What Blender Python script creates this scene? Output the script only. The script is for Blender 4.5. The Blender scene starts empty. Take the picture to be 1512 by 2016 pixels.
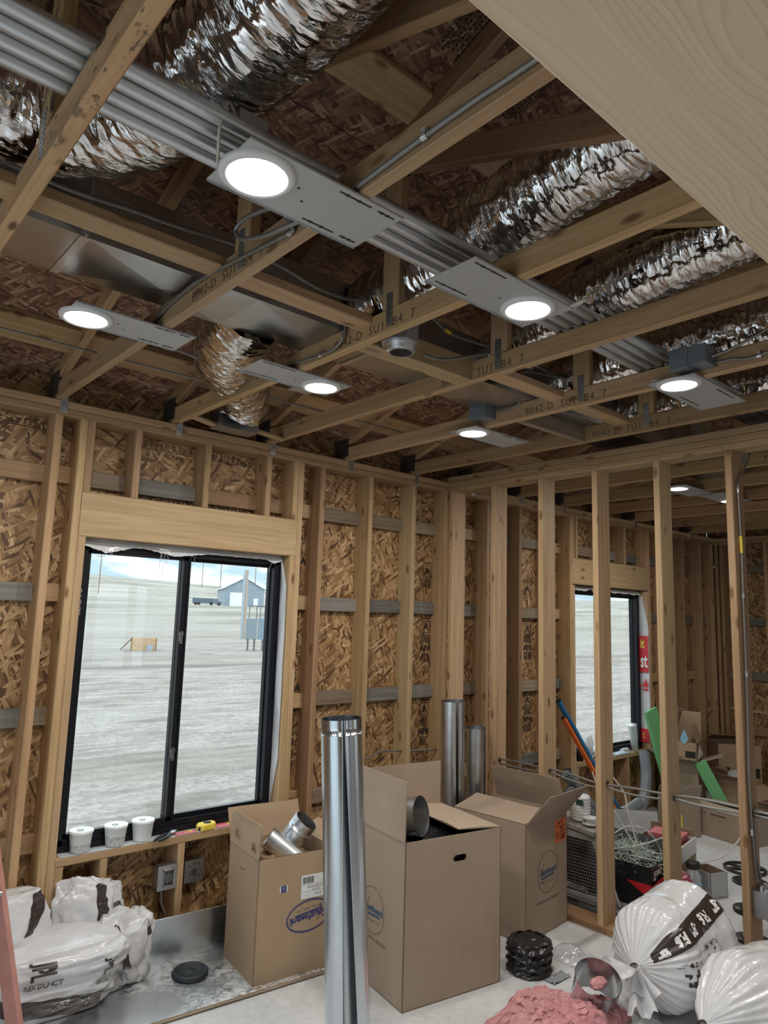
import bpy, math, random
from math import sin, cos, pi, radians, sqrt, atan2
from mathutils import Vector, Matrix, noise

scene = bpy.context.scene
COL = scene.collection
random.seed(7)

# ------------------------------------------------------------------ camera
cam_data = bpy.data.cameras.new('camera')
cam = bpy.data.objects.new('camera', cam_data)
COL.objects.link(cam)
cam_data.sensor_fit = 'VERTICAL'
cam_data.sensor_height = 36.0
cam_data.sensor_width = 27.0
cam_data.lens = 36.0 * 1386.54 / 2016
cam_data.clip_start = 0.02
cam_data.clip_end = 3000
cr = Vector((0.750895, -0.659703, 0.030805))
cu_ = Vector((-0.119932, -0.090344, 0.988663))
cf = Vector((0.649441, 0.746076, 0.146959))
CAM = Vector((-1.0055, -3.6231, 1.7392))
cam.matrix_world = Matrix(((cr.x, cu_.x, -cf.x, CAM.x), (cr.y, cu_.y, -cf.y, CAM.y), (cr.z, cu_.z, -cf.z, CAM.z), (0, 0, 0, 1)))
scene.camera = cam

# ------------------------------------------------------------------ world: overcast sky with cloud breaks
world = bpy.data.worlds.new('sky')
scene.world = world
world.use_nodes = True
wn = world.node_tree
wn.nodes.clear()
def wnode(t, **kw):
    n = wn.nodes.new(t)
    for k, v in kw.items():
        n.inputs[k].default_value = v
    return n
tc = wnode('ShaderNodeTexCoord')
sep = wnode('ShaderNodeSeparateXYZ')
wn.links.new(tc.outputs['Generated'], sep.inputs[0])
mp = wnode('ShaderNodeMapping')
mp.inputs['Scale'].default_value = (3.0, 3.0, 13.0)
wn.links.new(tc.outputs['Generated'], mp.inputs['Vector'])
cl = wnode('ShaderNodeTexNoise')
cl.inputs['Scale'].default_value = 1.7
cl.inputs['Detail'].default_value = 5
cl.inputs['Roughness'].default_value = 0.55
wn.links.new(mp.outputs[0], cl.inputs['Vector'])
cr1 = wnode('ShaderNodeValToRGB')
cr1.color_ramp.elements[0].position = 0.45
cr1.color_ramp.elements[0].color = (0.36, 0.50, 0.575, 1)
cr1.color_ramp.elements[1].position = 0.62
cr1.color_ramp.elements[1].color = (1.0, 1.0, 1.0, 1)
wn.links.new(cl.outputs['Fac'], cr1.inputs[0])
# overcast sky: zenith brighter than the horizon
mr = wnode('ShaderNodeMapRange')
mr.inputs['From Min'].default_value = 0.0
mr.inputs['From Max'].default_value = 1.0
mr.inputs['To Min'].default_value = 1.0
mr.inputs['To Max'].default_value = 3.2
wn.links.new(sep.outputs['Z'], mr.inputs['Value'])
vm = wnode('ShaderNodeVectorMath')
vm.operation = 'SCALE'
wn.links.new(cr1.outputs['Color'], vm.inputs[0])
wn.links.new(mr.outputs['Result'], vm.inputs['Scale'])
bg = wnode('ShaderNodeBackground')
SKY = 1.7
bg.inputs['Strength'].default_value = SKY
wn.links.new(vm.outputs[0], bg.inputs['Color'])
wo = wnode('ShaderNodeOutputWorld')
wn.links.new(bg.outputs[0], wo.inputs['Surface'])

# ------------------------------------------------------------------ exposure, lamps' power (watts of each LED disc, used by its builder)
scene.view_settings.view_transform = 'Standard'
scene.view_settings.look = 'None'
scene.view_settings.gamma = 1.0
scene.view_settings.use_curve_mapping = False
scene.view_settings.exposure = 0.0
LAMP_W = 11.0
LAMP_COL = (1.0, 0.95, 0.87)
LENS_STRENGTH = 12.0
scene.cycles.use_denoising = True
scene.cycles.max_bounces = 7
scene.cycles.use_adaptive_sampling = True
scene.cycles.adaptive_threshold = 0.015
scene.cycles.transparent_max_bounces = 16
scene.cycles.sample_clamp_indirect = 4.0
scene.cycles.caustics_reflective = False
scene.cycles.caustics_refractive = False

# ------------------------------------------------------------------ constants of the building
S = 0.6096            # truss spacing
G = 0.4064            # stud spacing
H = 2.759             # top of the top plates
HB = H - 0.0762
T = 0.038
XP = 2.80             # near face of the partition
YP = -0.4195          # first partition stud
XE = 7.253            # inner face of the end wall
YB = -3.38            # near face of the wall the camera stands in

# ------------------------------------------------------------------ mesh builder
class MB:
    def __init__(self):
        self.v = []; self.f = []; self.s = []
    def add(self, vs, fs, smooth=False):
        o = len(self.v)
        self.v.extend([tuple(p) for p in vs])
        self.f.extend([tuple(i + o for i in q) for q in fs])
        self.s.extend([smooth] * len(fs))
        return self
    def box(self, c, s, R=None):
        c = Vector(c)
        vs = []
        for dx in (-.5, .5):
            for dy in (-.5, .5):
                for dz in (-.5, .5):
                    p = Vector((dx * s[0], dy * s[1], dz * s[2]))
                    if R is not None: p = R @ p
                    vs.append(p + c)
        return self.add(vs, [(0, 1, 3, 2), (4, 6, 7, 5), (0, 4, 5, 1), (2, 3, 7, 6), (0, 2, 6, 4), (1, 5, 7, 3)])
    def bb(self, x0, x1, y0, y1, z0, z1):
        return self.box(((x0 + x1) / 2, (y0 + y1) / 2, (z0 + z1) / 2), (abs(x1 - x0), abs(y1 - y0), abs(z1 - z0)))
    def tube(self, path, r, n=8, caps=True, smooth=True, squash=None):
        path = [Vector(p) for p in path]
        m = len(path)
        rs = r if isinstance(r, (list, tuple)) else [r] * m
        ref = None
        vs = []
        for i, p in enumerate(path):
            t = (path[min(i + 1, m - 1)] - path[max(i - 1, 0)])
            if t.length < 1e-9: t = Vector((0, 0, 1))
            t.normalize()
            if ref is None:
                ref = Vector((0, 0, 1)) if abs(t.z) < 0.9 else Vector((1, 0, 0))
            a = (ref - t * ref.dot(t)).normalized()
            b = t.cross(a)
            ref = a
            for k in range(n):
                an = 2 * pi * k / n
                vs.append(p + (a * cos(an) + b * sin(an)) * rs[i])
        fs = []
        for i in range(m - 1):
            for k in range(n):
                k2 = (k + 1) % n
                fs.append((i * n + k, i * n + k2, (i + 1) * n + k2, (i + 1) * n + k))
        self.add(vs, fs, smooth)
        if caps:
            self.add(vs[:n], [tuple(range(n))[::-1]])
            self.add(vs[-n:], [tuple(range(n))])
        return self
    def lathe(self, prof, n=24, M=None, smooth=True):
        vs = []
        for r, z in prof:
            for k in range(n):
                a = 2 * pi * k / n
                p = Vector((r * cos(a), r * sin(a), z))
                vs.append(M @ p if M else p)
        fs = []
        for i in range(len(prof) - 1):
            for k in range(n):
                k2 = (k + 1) % n
                fs.append((i * n + k, i * n + k2, (i + 1) * n + k2, (i + 1) * n + k))
        return self.add(vs, fs, smooth)
    def grid(self, fn, nu, nv, wrap=False, smooth=True):
        vs = []
        for i in range(nu + (0 if wrap else 1)):
            for j in range(nv + 1):
                vs.append(fn(i / nu, j / nv))
        fs = []
        w = nv + 1
        for i in range(nu):
            i2 = (i + 1) % nu if wrap else i + 1
            for j in range(nv):
                fs.append((i * w + j, i2 * w + j, i2 * w + j + 1, i * w + j + 1))
        return self.add(vs, fs, smooth)
    def prism(self, poly, y0, y1, M=None, smooth=False):
        """polygon in XZ extruded along Y"""
        n = len(poly)
        vs = [Vector((x, y0, z)) for x, z in poly] + [Vector((x, y1, z)) for x, z in poly]
        if M: vs = [M @ p for p in vs]
        fs = [tuple(range(n)), tuple(range(2 * n - 1, n - 1, -1))]
        for k in range(n):
            k2 = (k + 1) % n
            fs.append((k, k + n, k2 + n, k2))
        return self.add(vs, fs, smooth)
    def mesh(self, name, mat=None):
        me = bpy.data.meshes.new(name)
        me.from_pydata(self.v, [], self.f)
        if any(self.s):
            me.polygons.foreach_set('use_smooth', self.s)
        if mat: me.materials.append(mat)
        me.update()
        return me

WM = {}
def put(o, parent=None, M=None):
    """link o with world matrix M under parent"""
    COL.objects.link(o)
    M = M or Matrix.Identity(4)
    WM[o] = M
    o.matrix_basis = M
    if parent is not None:
        o.parent = parent
        o.matrix_parent_inverse = WM[parent].inverted()
    return o
def tag(o, label=None, cat=None, group=None, kind=None):
    if label: o['label'] = label
    if cat: o['category'] = cat
    if group: o['group'] = group
    if kind: o['kind'] = kind
    return o
def TR(loc=(0, 0, 0), rz=0, rx=0, ry=0):
    return Matrix.Translation(Vector(loc)) @ Matrix.Rotation(rz, 4, 'Z') @ Matrix.Rotation(ry, 4, 'Y') @ Matrix.Rotation(rx, 4, 'X')
def thing(name, label, cat, M=None, group=None, kind=None):
    o = bpy.data.objects.new(name, None)
    o.empty_display_size = 0.05
    if M is not None and not isinstance(M, Matrix): M = Matrix.Translation(Vector(M))
    put(o, None, M)
    return tag(o, label, cat, group, kind)
def part(name, mb, mat, parent, local=False, label=None):
    """mesh part: its vertices are world coordinates, or the parent's when local"""
    P = WM[parent]
    vs = [P @ Vector(v) for v in mb.v] if local else [Vector(v) for v in mb.v]
    c = sum(vs, Vector()) / max(1, len(vs))
    R = P.to_3x3().normalized().to_4x4() if local else Matrix.Identity(4)
    M = Matrix.Translation(c) @ R
    Mi = M.inverted()
    m2 = MB(); m2.v = [tuple(Mi @ v) for v in vs]; m2.f = mb.f; m2.s = mb.s
    o = bpy.data.objects.new(name, m2.mesh(name, mat))
    put(o, parent, M)
    if label: o['label'] = label
    return o
def single(name, mb, mat, label, cat, group=None, kind=None):
    """a thing that is one mesh; origin at the middle of its base"""
    xs = [v[0] for v in mb.v]; ys = [v[1] for v in mb.v]; zs = [v[2] for v in mb.v]
    c = Vector(((min(xs) + max(xs)) / 2, (min(ys) + max(ys)) / 2, min(zs)))
    m2 = MB(); m2.v = [tuple(Vector(v) - c) for v in mb.v]; m2.f = mb.f; m2.s = mb.s
    o = bpy.data.objects.new(name, m2.mesh(name, mat))
    put(o, None, Matrix.Translation(c))
    return tag(o, label, cat, group, kind)

_boards = {}
def frame(a, b, up):
    x = (b - a).normalized()
    y = (up - x * up.dot(x)).normalized()
    z = x.cross(y)
    c = (a + b) / 2
    return Matrix(((x.x, y.x, z.x, c.x), (x.y, y.y, z.y, c.y), (x.z, y.z, z.z, c.z), (0, 0, 0, 1)))
def board(name, parent, mat, a, b, w, t=T, up=(0, 0, 1), label=None, ease=0.004):
    """a piece of lumber with eased edges from a to b; w is measured along up"""
    a = Vector(a); b = Vector(b); up = Vector(up)
    L = (b - a).length
    key = (round(L, 3), round(w, 4), round(t, 4), mat.name, ease)
    if key not in _boards:
        e = min(ease, t / 5)
        hw, ht = w / 2, t / 2
        sec = [(-hw + e, -ht), (hw - e, -ht), (hw, -ht + e), (hw, ht - e), (hw - e, ht), (-hw + e, ht), (-hw, ht - e), (-hw, -ht + e)]
        vs = [(-L / 2, y, z) for y, z in sec] + [(L / 2, y, z) for y, z in sec]
        fs = [tuple(range(8))[::-1], tuple(range(8, 16))] + [(k, (k + 1) % 8, 8 + (k + 1) % 8, 8 + k) for k in range(8)]
        m = MB(); m.add(vs, fs)
        _boards[key] = m.mesh('lumber', mat)
    o = bpy.data.objects.new(name, _boards[key])
    put(o, parent, frame(a, b, up))
    if label: o['label'] = label
    return o

# ------------------------------------------------------------------ lettering
_txt = {}
def text_geo(body, size, shear=0.0, res=2, space=1.0, bold=0.0):
    key = (body, size, shear, res, space, bold)
    if key not in _txt:
        c = bpy.data.curves.new('lettering', 'FONT')
        c.body = body; c.size = size; c.align_x = 'CENTER'; c.align_y = 'CENTER'
        c.shear = shear; c.resolution_u = res; c.space_character = space; c.offset = bold
        o = bpy.data.objects.new('lettering', c)
        COL.objects.link(o)
        bpy.context.view_layer.update()
        me = bpy.data.meshes.new_from_object(o.evaluated_get(bpy.context.evaluated_depsgraph_get()))
        vs = [v.co.copy() for v in me.vertices]
        fs = [tuple(p.vertices) for p in me.polygons]
        bpy.data.objects.remove(o); bpy.data.curves.remove(c); bpy.data.meshes.remove(me)
        _txt[key] = (vs, fs)
    return _txt[key]
def text_mb(items):
    """items: (body, x, y, size, opts) in a flat XY plane"""
    m = MB()
    for it in items:
        body, x, y, size = it[:4]
        kw = dict(it[4]) if len(it) > 4 else {}
        rot = kw.pop('rot', 0); sx = kw.pop('sx', 1)
        vs, fs = text_geo(body, size, **kw)
        cr_, sr = cos(rot), sin(rot)
        m.add([Vector((x + v.x * sx * cr_ - v.y * sr, y + v.x * sx * sr + v.y * cr_, 0)) for v in vs], fs)
    return m
def ring2d(m, cx, cy, rx, ry, w, n=40):
    vs = []
    for k in range(n):
        a = 2 * pi * k / n
        vs.append((cx + rx * cos(a), cy + ry * sin(a), 0)); vs.append((cx + (rx - w) * cos(a), cy + (ry - w) * sin(a), 0))
    return m.add(vs, [(2 * k, 2 * ((k + 1) % n), 2 * ((k + 1) % n) + 1, 2 * k + 1) for k in range(n)])
def rect2d(m, x0, y0, x1, y1):
    return m.add([(x0, y0, 0), (x1, y0, 0), (x1, y1, 0), (x0, y1, 0)], [(0, 1, 2, 3)])
def plane_M(o, ex, ey, off=0.0012):
    """matrix that lays flat lettering on a plane: ex, ey along the plane, out along ex x ey"""
    ex = Vector(ex).normalized(); ey = Vector(ey).normalized(); ez = ex.cross(ey).normalized()
    o = Vector(o) + ez * off
    return Matrix(((ex.x, ey.x, ez.x, o.x), (ex.y, ey.y, ez.y, o.y), (ex.z, ey.z, ez.z, o.z), (0, 0, 0, 1)))
def decal(name, m, mat, parent, M, label=None):
    o = bpy.data.objects.new(name, m.mesh(name, mat))
    put(o, parent, M)
    if label: o['label'] = label
    return o
def xf(m, M):
    r = MB(); r.v = [tuple(M @ Vector(v)) for v in m.v]; r.f = list(m.f); r.s = list(m.s); return r

# ------------------------------------------------------------------ materials
class NT:
    def __init__(self, name):
        self.m = bpy.data.materials.new(name)
        self.m.use_nodes = True
        self.t = self.m.node_tree
        self.t.nodes.clear()
        self.out = self.t.nodes.new('ShaderNodeOutputMaterial')
    def n(self, t, ins=None, **attrs):
        nd = self.t.nodes.new(t)
        for k, v in attrs.items(): setattr(nd, k, v)
        for k, v in (ins or {}).items():
            self.set(nd, k, v)
        return nd
    def set(self, nd, k, v):
        s = nd.inputs[k]
        if isinstance(v, bpy.types.NodeSocket): self.t.links.new(v, s)
        elif isinstance(v, bpy.types.Node): self.t.links.new(v.outputs[0], s)
        else: s.default_value = v
    def ramp(self, fac, stops, interp='LINEAR'):
        nd = self.n('ShaderNodeValToRGB', {0: fac})
        el = nd.color_ramp.elements
        while len(el) < len(stops): el.new(0.5)
        for e, (p, c) in zip(el, stops):
            e.position = p
            e.color = (*c, 1) if len(c) == 3 else c
        nd.color_ramp.interpolation = interp
        return nd.outputs['Color']
    def math(self, op, a, b=0.0):
        return self.n('ShaderNodeMath', {0: a, 1: b}, operation=op).outputs[0]
    def mix(self, fac, a, b, blend='MIX'):
        nd = self.n('ShaderNodeMix', data_type='RGBA', blend_type=blend)
        self.set(nd, 0, fac); self.set(nd, 6, a); self.set(nd, 7, b)
        return nd.outputs[2]
    def coord(self, rand=True):
        c = self.n('ShaderNodeTexCoord').outputs['Object']
        if rand:
            r = self.n('ShaderNodeObjectInfo').outputs['Random']
            sc = self.math('MULTIPLY', r, 37.0)
            c = self.n('ShaderNodeVectorMath', {0: c, 1: sc}, operation='ADD').outputs[0]
        return c
    def map(self, v, scale=(1, 1, 1), rot=(0, 0, 0), loc=(0, 0, 0)):
        return self.n('ShaderNodeMapping', {'Vector': v, 'Scale': scale, 'Rotation': rot, 'Location': loc}).outputs[0]
    def noise(self, v, scale=5, detail=2, rough=0.5, dist=0):
        return self.n('ShaderNodeTexNoise', {'Vector': v, 'Scale': scale, 'Detail': detail, 'Roughness': rough, 'Distortion': dist}).outputs['Fac']
    def voro(self, v, scale=5, out='Color', feature='F1', dims='3D', rnd=1.0):
        return self.n('ShaderNodeTexVoronoi', {'Vector': v, 'Scale': scale, 'Randomness': rnd}, feature=feature, voronoi_dimensions=dims).outputs[out]
    def bump(self, h, strength=0.3, dist=0.01):
        return self.n('ShaderNodeBump', {'Height': h, 'Strength': strength, 'Distance': dist}).outputs[0]
    def bsdf(self, color, rough=0.6, metal=0.0, normal=None, **kw):
        b = self.n('ShaderNodeBsdfPrincipled')
        self.set(b, 'Base Color', color if not isinstance(color, tuple) or len(color) == 4 else (*color, 1))
        self.set(b, 'Roughness', rough); self.set(b, 'Metallic', metal)
        if normal is not None: self.set(b, 'Normal', normal)
        for k, v in kw.items(): self.set(b, k.replace('_', ' '), v)
        self.t.links.new(b.outputs[0], self.out.inputs[0])
        return b

def plain(name, col, rough=0.5, metal=0.0, **kw):
    t = NT(name); t.bsdf(col, rough, metal, **kw); return t.m
def mottled(name, c0, c1, scale=8, rough=0.6, metal=0.0, bump=0.0, **kw):
    t = NT(name); c = t.coord(); f = t.noise(c, scale, 4, 0.6)
    col = t.ramp(f, [(0.3, c0), (0.7, c1)])
    t.bsdf(col, rough, metal, t.bump(f, bump, 0.01) if bump else None, **kw); return t.m

def wood(name, lo, hi, dark, knots=0.095, var=0.22, mold=0.0):
    t = NT(name); c = t.coord()
    warp = t.noise(t.map(c, (1.0, 5, 5)), 1.6, 2)
    cw = t.n('ShaderNodeVectorMath', {0: c, 1: t.n('ShaderNodeCombineXYZ', {1: t.math('MULTIPLY', warp, 0.05), 2: t.math('MULTIPLY', warp, 0.04)}).outputs[0]}, operation='ADD').outputs[0]
    g1 = t.noise(t.map(cw, (1.2, 42, 42)), 1.0, 3, 0.6)
    g2 = t.noise(t.map(cw, (2.5, 160, 160)), 1.0, 2, 0.5)
    col = t.ramp(g1, [(0.30, lo), (0.62, hi)])
    col = t.mix(t.ramp(g2, [(0.56, (0, 0, 0)), (0.72, (0.5, 0.5, 0.5))]), col, tuple(x * 0.72 for x in lo) + (1,))
    rnd = t.n('ShaderNodeObjectInfo').outputs['Random']
    v = t.n('ShaderNodeMapRange', {0: rnd, 3: 1.0 - var, 4: 1.0 + var * 0.6}).outputs[0]
    col = t.n('ShaderNodeHueSaturation', {'Color': col, 'Value': v, 'Hue': t.n('ShaderNodeMapRange', {0: t.math('FRACT', t.math('MULTIPLY', rnd, 17.3)), 3: 0.49, 4: 0.508}).outputs[0]}).outputs[0]
    big = t.noise(t.map(c, (1.3, 9, 9)), 1.0, 3)
    col = t.mix(t.ramp(big, [(0.55, (0, 0, 0)), (0.8, (0.45, 0.45, 0.45))]), col, (dark[0] * 1.5, dark[1] * 1.5, dark[2] * 1.5, 1))
    kd = t.voro(t.map(c, (4.2, 11, 11)), 1.0, 'Distance')
    kn = t.ramp(kd, [(0.0, (1, 1, 1)), (knots, (0.9, 0.9, 0.9)), (knots * 1.9, (0, 0, 0))])
    col = t.mix(kn, col, (*dark, 1))
    if mold:
        mo = t.noise(t.map(c, (9, 22, 22)), 1.0, 4, 0.7)
        ms = t.noise(t.map(c, (1.5, 2, 2)), 1.0, 1)
        mf = t.math('MULTIPLY', t.ramp(mo, [(0.53, (0, 0, 0)), (0.60, (1, 1, 1))]), t.ramp(ms, [(0.40, (0, 0, 0)), (0.52, (mold, mold, mold))]))
        col = t.mix(mf, col, (0.05, 0.035, 0.03, 1))
    t.bsdf(col, 0.62, 0, t.bump(g1, 0.12, 0.004)); return t.m

def osb(name, pal, along=0.0, bright=1.0, scale=1.0):
    t = NT(name); c = t.coord()
    wob = t.n('ShaderNodeTexNoise', {'Vector': c, 'Scale': 14.0, 'Detail': 2.0}).outputs['Color']
    c = t.n('ShaderNodeVectorMath', {0: c, 1: t.n('ShaderNodeVectorMath', {0: wob, 'Scale': 0.011}, operation='SCALE').outputs[0]}, operation='ADD').outputs[0]
    col = None; hsum = None
    for i, (ang, sx, sy, cov) in enumerate([(0.1, 10, 42, 1.0), (-0.55, 9, 46, 0.5), (0.75, 11, 50, 0.5), (1.5, 12, 44, 0.28), (-0.2, 8, 40, 0.45), (0.38, 10, 60, 0.42), (-1.0, 11, 55, 0.3)]):
        v = t.map(t.map(c, (1, 1, 0), (0, 0, ang + along)), (sx * scale, sy * scale, 0), loc=(i * 7.3, i * 3.1, 0))
        vc = t.voro(v, 1.0, 'Color', dims='2D')
        sp = t.n('ShaderNodeSeparateColor', {0: vc})
        ci = t.ramp(sp.outputs[0], pal)
        vd = t.n('ShaderNodeTexNoise', {'Vector': t.map(v, (0.6, 5, 1)), 'Scale': 1.2, 'Detail': 2.0}).outputs['Fac']
        ci = t.mix(0.5, ci, t.ramp(vd, [(0.3, (0.45, 0.45, 0.45)), (0.75, (1.25, 1.25, 1.25))]), 'MULTIPLY')
        if col is None: col = ci; hsum = sp.outputs[0]
        else:
            m = t.math('GREATER_THAN', sp.outputs[1], 1.0 - cov)
            col = t.mix(m, col, ci)
            hsum = t.n('ShaderNodeMix', {0: m, 2: hsum, 3: sp.outputs[2]}).outputs[0]
    if bright != 1.0:
        col = t.n('ShaderNodeHueSaturation', {'Color': col, 'Value': bright}).outputs[0]
    t.bsdf(col, 0.55, 0, t.bump(hsum, 0.35, 0.004)); return t.m

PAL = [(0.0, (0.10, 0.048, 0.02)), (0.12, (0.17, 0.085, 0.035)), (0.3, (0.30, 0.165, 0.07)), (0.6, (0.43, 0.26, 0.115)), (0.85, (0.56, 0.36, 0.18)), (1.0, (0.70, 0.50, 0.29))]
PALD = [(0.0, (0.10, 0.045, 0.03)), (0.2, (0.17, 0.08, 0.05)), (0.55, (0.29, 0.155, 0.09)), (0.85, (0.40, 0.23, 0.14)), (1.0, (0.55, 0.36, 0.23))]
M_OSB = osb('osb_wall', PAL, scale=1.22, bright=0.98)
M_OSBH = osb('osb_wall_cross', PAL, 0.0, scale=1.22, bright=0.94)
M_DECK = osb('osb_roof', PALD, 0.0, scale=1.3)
M_WOOD = wood('lumber_pine', (0.375, 0.235, 0.115), (0.50, 0.335, 0.18), (0.17, 0.085, 0.035))
M_WOOD2 = wood('lumber_spruce', (0.425, 0.285, 0.150), (0.55, 0.385, 0.22), (0.20, 0.10, 0.04))
M_WOOD3 = wood('lumber_brown', (0.29, 0.17, 0.088), (0.385, 0.24, 0.128), (0.14, 0.07, 0.03))
M_GREY = wood('lumber_weathered', (0.145, 0.135, 0.12), (0.25, 0.235, 0.21), (0.09, 0.08, 0.07), 0.07, 0.3)
M_GREYB = wood('lumber_greybrown', (0.20, 0.15, 0.105), (0.31, 0.24, 0.17), (0.12, 0.08, 0.05), 0.07, 0.25)
M_MOLD = wood('lumber_spotted', (0.44, 0.285, 0.13), (0.54, 0.375, 0.19), (0.10, 0.05, 0.025), 0.08, 0.1, 0.95)
M_TREAT = wood('lumber_treated', (0.24, 0.125, 0.06), (0.36, 0.20, 0.10), (0.10, 0.05, 0.025))

def galv(name, base=(0.62, 0.65, 0.68), rough=0.32, spangle=0.12, streak=0.0):
    t = NT(name); c = t.coord()
    vc = t.voro(t.map(c, (1, 1, 1)), 28, 'Color')
    s = t.n('ShaderNodeSeparateColor', {0: vc}).outputs[0]
    nz = t.noise(c, 5, 4, 0.6)
    lo = tuple(x * (1 - spangle) for x in base)
    hi = tuple(min(1, x * (1 + spangle)) for x in base)
    col = t.mix(0.5, t.ramp(s, [(0, lo), (1, hi)]), t.ramp(nz, [(0.3, lo), (0.7, hi)]))
    r = t.n('ShaderNodeMapRange', {0: nz, 3: rough - 0.07, 4: rough + 0.1}).outputs[0]
    t.bsdf(col, r, 1.0, t.bump(nz, 0.05, 0.01)); return t.m
M_GALV = galv('galvanized_sheet')
M_DUCT = galv('galvanized_duct', (0.46, 0.465, 0.47), 0.30, 0.08)
M_CONDUIT = galv('galvanized_conduit', (0.60, 0.64, 0.68), 0.42, 0.05)
M_STEELD = galv('dark_steel', (0.20, 0.205, 0.22), 0.45, 0.1)
M_BOXST = galv('electrical_box_steel', (0.50, 0.52, 0.54), 0.4, 0.12)
M_MC = galv('armored_cable', (0.30, 0.295, 0.285), 0.58, 0.05)
M_PLATE = mottled('light_plate_grey', (0.46, 0.48, 0.49), (0.50, 0.52, 0.53), 3, 0.45, 0.25)

def foil(name, fine=1.0):
    t = NT(name); c = t.coord()
    a = t.noise(t.map(c, (9, 40, 9)), 1.0, 3, 0.6, 0.8)
    b = t.voro(t.map(c, (14 * fine, 42 * fine, 14 * fine)), 1.0, 'Distance')
    h = t.math('ADD', t.math('MULTIPLY', a, 0.8), t.math('MULTIPLY', b, 0.9))
    col = t.ramp(a, [(0.3, (0.60, 0.57, 0.55)), (0.7, (0.86, 0.86, 0.87))])
    t.bsdf(col, 0.10, 1.0, t.bump(h, 0.55, 0.010)); return t.m
M_FOIL = foil('foil_jacket')

def concrete():
    t = NT('concrete'); c = t.coord(False)
    n1 = t.noise(c, 1.3, 5, 0.6, 0.6); n2 = t.noise(c, 22, 4, 0.7)
    col = t.mix(0.4, t.ramp(n1, [(0.3, (0.50, 0.515, 0.53)), (0.7, (0.66, 0.675, 0.685))]), t.ramp(n2, [(0.35, (0.47, 0.48, 0.49)), (0.62, (0.70, 0.71, 0.72))]))
    d = t.noise(t.map(c, (1, 1, 1), loc=(5, 3, 0)), 6, 6, 0.8)
    col = t.mix(t.ramp(d, [(0.66, (0, 0, 0)), (0.74, (0.6, 0.6, 0.6))]), col, (0.24, 0.235, 0.23, 1))
    t.bsdf(col, t.n('ShaderNodeMapRange', {0: n1, 3: 0.35, 4: 0.6}).outputs[0], 0, t.bump(n2, 0.08, 0.005)); return t.m
M_CONC = concrete()
def cardboard(name, a, b):
    t = NT(name); c = t.coord()
    n1 = t.noise(c, 3, 4, 0.6); n2 = t.noise(t.map(c, (120, 120, 3)), 1.0, 2)
    col = t.mix(0.35, t.ramp(n1, [(0.3, a), (0.7, b)]), t.ramp(n2, [(0.3, a), (0.7, b)]))
    t.bsdf(col, 0.75, 0, t.bump(n2, 0.05, 0.003)); return t.m
M_CARD = cardboard('cardboard', (0.35, 0.245, 0.155), (0.42, 0.30, 0.195))
M_CARD2 = cardboard('cardboard_grey', (0.325, 0.25, 0.185), (0.39, 0.305, 0.23))
M_CARDIN = cardboard('cardboard_inside', (0.30, 0.21, 0.135), (0.36, 0.26, 0.17))
def bagmat(name, col, rough=0.22, tint=None):
    t = NT(name); c = t.coord()
    h = t.noise(t.map(c, (9, 9, 9)), 1.0, 5, 0.6, 1.0)
    v1 = t.voro(t.map(c, (11, 11, 11)), 1.0, 'Distance'); v2 = t.voro(t.map(c, (26, 26, 26)), 1.0, 'Distance')
    h = t.math('ADD', h, t.math('ADD', t.math('MULTIPLY', v1, 0.9), t.math('MULTIPLY', v2, 0.25)))
    b = t.bsdf(col, rough, 0, t.bump(h, 0.30, 0.02), Coat_Weight=0.5, Coat_Roughness=0.12)
    tr = t.n('ShaderNodeBsdfTranslucent', {'Color': (*col, 1)})
    mx = t.n('ShaderNodeMixShader', {0: 0.18, 1: b.outputs[0], 2: tr.outputs[0]})
    t.t.links.new(mx.outputs[0], t.out.inputs[0]); return t.m
M_BAG = bagmat('white_poly_film', (0.80, 0.81, 0.835), 0.16)
M_BAGP = plain('brown_print', (0.045, 0.03, 0.028), 0.25)
M_WPRINT = plain('white_print', (0.80, 0.79, 0.78), 0.3)
M_WRAP = bagmat('white_wrap', (0.72, 0.74, 0.78), 0.5)
def clear(name, col=(1, 1, 1), gloss=0.12, rough=0.05):
    t = NT(name)
    tr = t.n('ShaderNodeBsdfTransparent', {'Color': (*col, 1)})
    gl = t.n('ShaderNodeBsdfGlossy', {'Color': (1, 1, 1, 1), 'Roughness': rough})
    f = t.math('ADD', t.math('MULTIPLY', t.math('POWER', t.n('ShaderNodeLayerWeight', {0: 0.5}).outputs['Facing'], 5.0), 0.9), gloss + 0.04)
    mx = t.n('ShaderNodeMixShader', {0: f, 1: tr.outputs[0], 2: gl.outputs[0]})
    t.t.links.new(mx.outputs[0], t.out.inputs[0]); return t.m
M_GLASS = clear('window_glass', (0.985, 0.99, 0.985), 0.0, 0.0)
def milky(name, col, tr_, gloss, rough):
    t = NT(name)
    tr = t.n('ShaderNodeBsdfTransparent', {'Color': (*col, 1)})
    df = t.n('ShaderNodeBsdfDiffuse', {'Color': (0.75, 0.77, 0.79, 1)})
    gl = t.n('ShaderNodeBsdfGlossy', {'Color': (1, 1, 1, 1), 'Roughness': rough})
    m1 = t.n('ShaderNodeMixShader', {0: tr_, 1: df.outputs[0], 2: tr.outputs[0]})
    fr = t.math('ADD', t.math('MULTIPLY', t.math('POWER', t.n('ShaderNodeLayerWeight', {0: 0.5}).outputs['Facing'], 5.0), 0.9), gloss + 0.04)
    m2 = t.n('ShaderNodeMixShader', {0: fr, 1: m1.outputs[0], 2: gl.outputs[0]})
    t.t.links.new(m2.outputs[0], t.out.inputs[0]); return t.m
M_CLEAR = milky('clear_film', (0.95, 0.96, 0.97), 0.62, 0.02, 0.18)
M_CLEARP = milky('clear_plastic', (0.92, 0.94, 0.96), 0.5, 0.03, 0.12)
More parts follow.
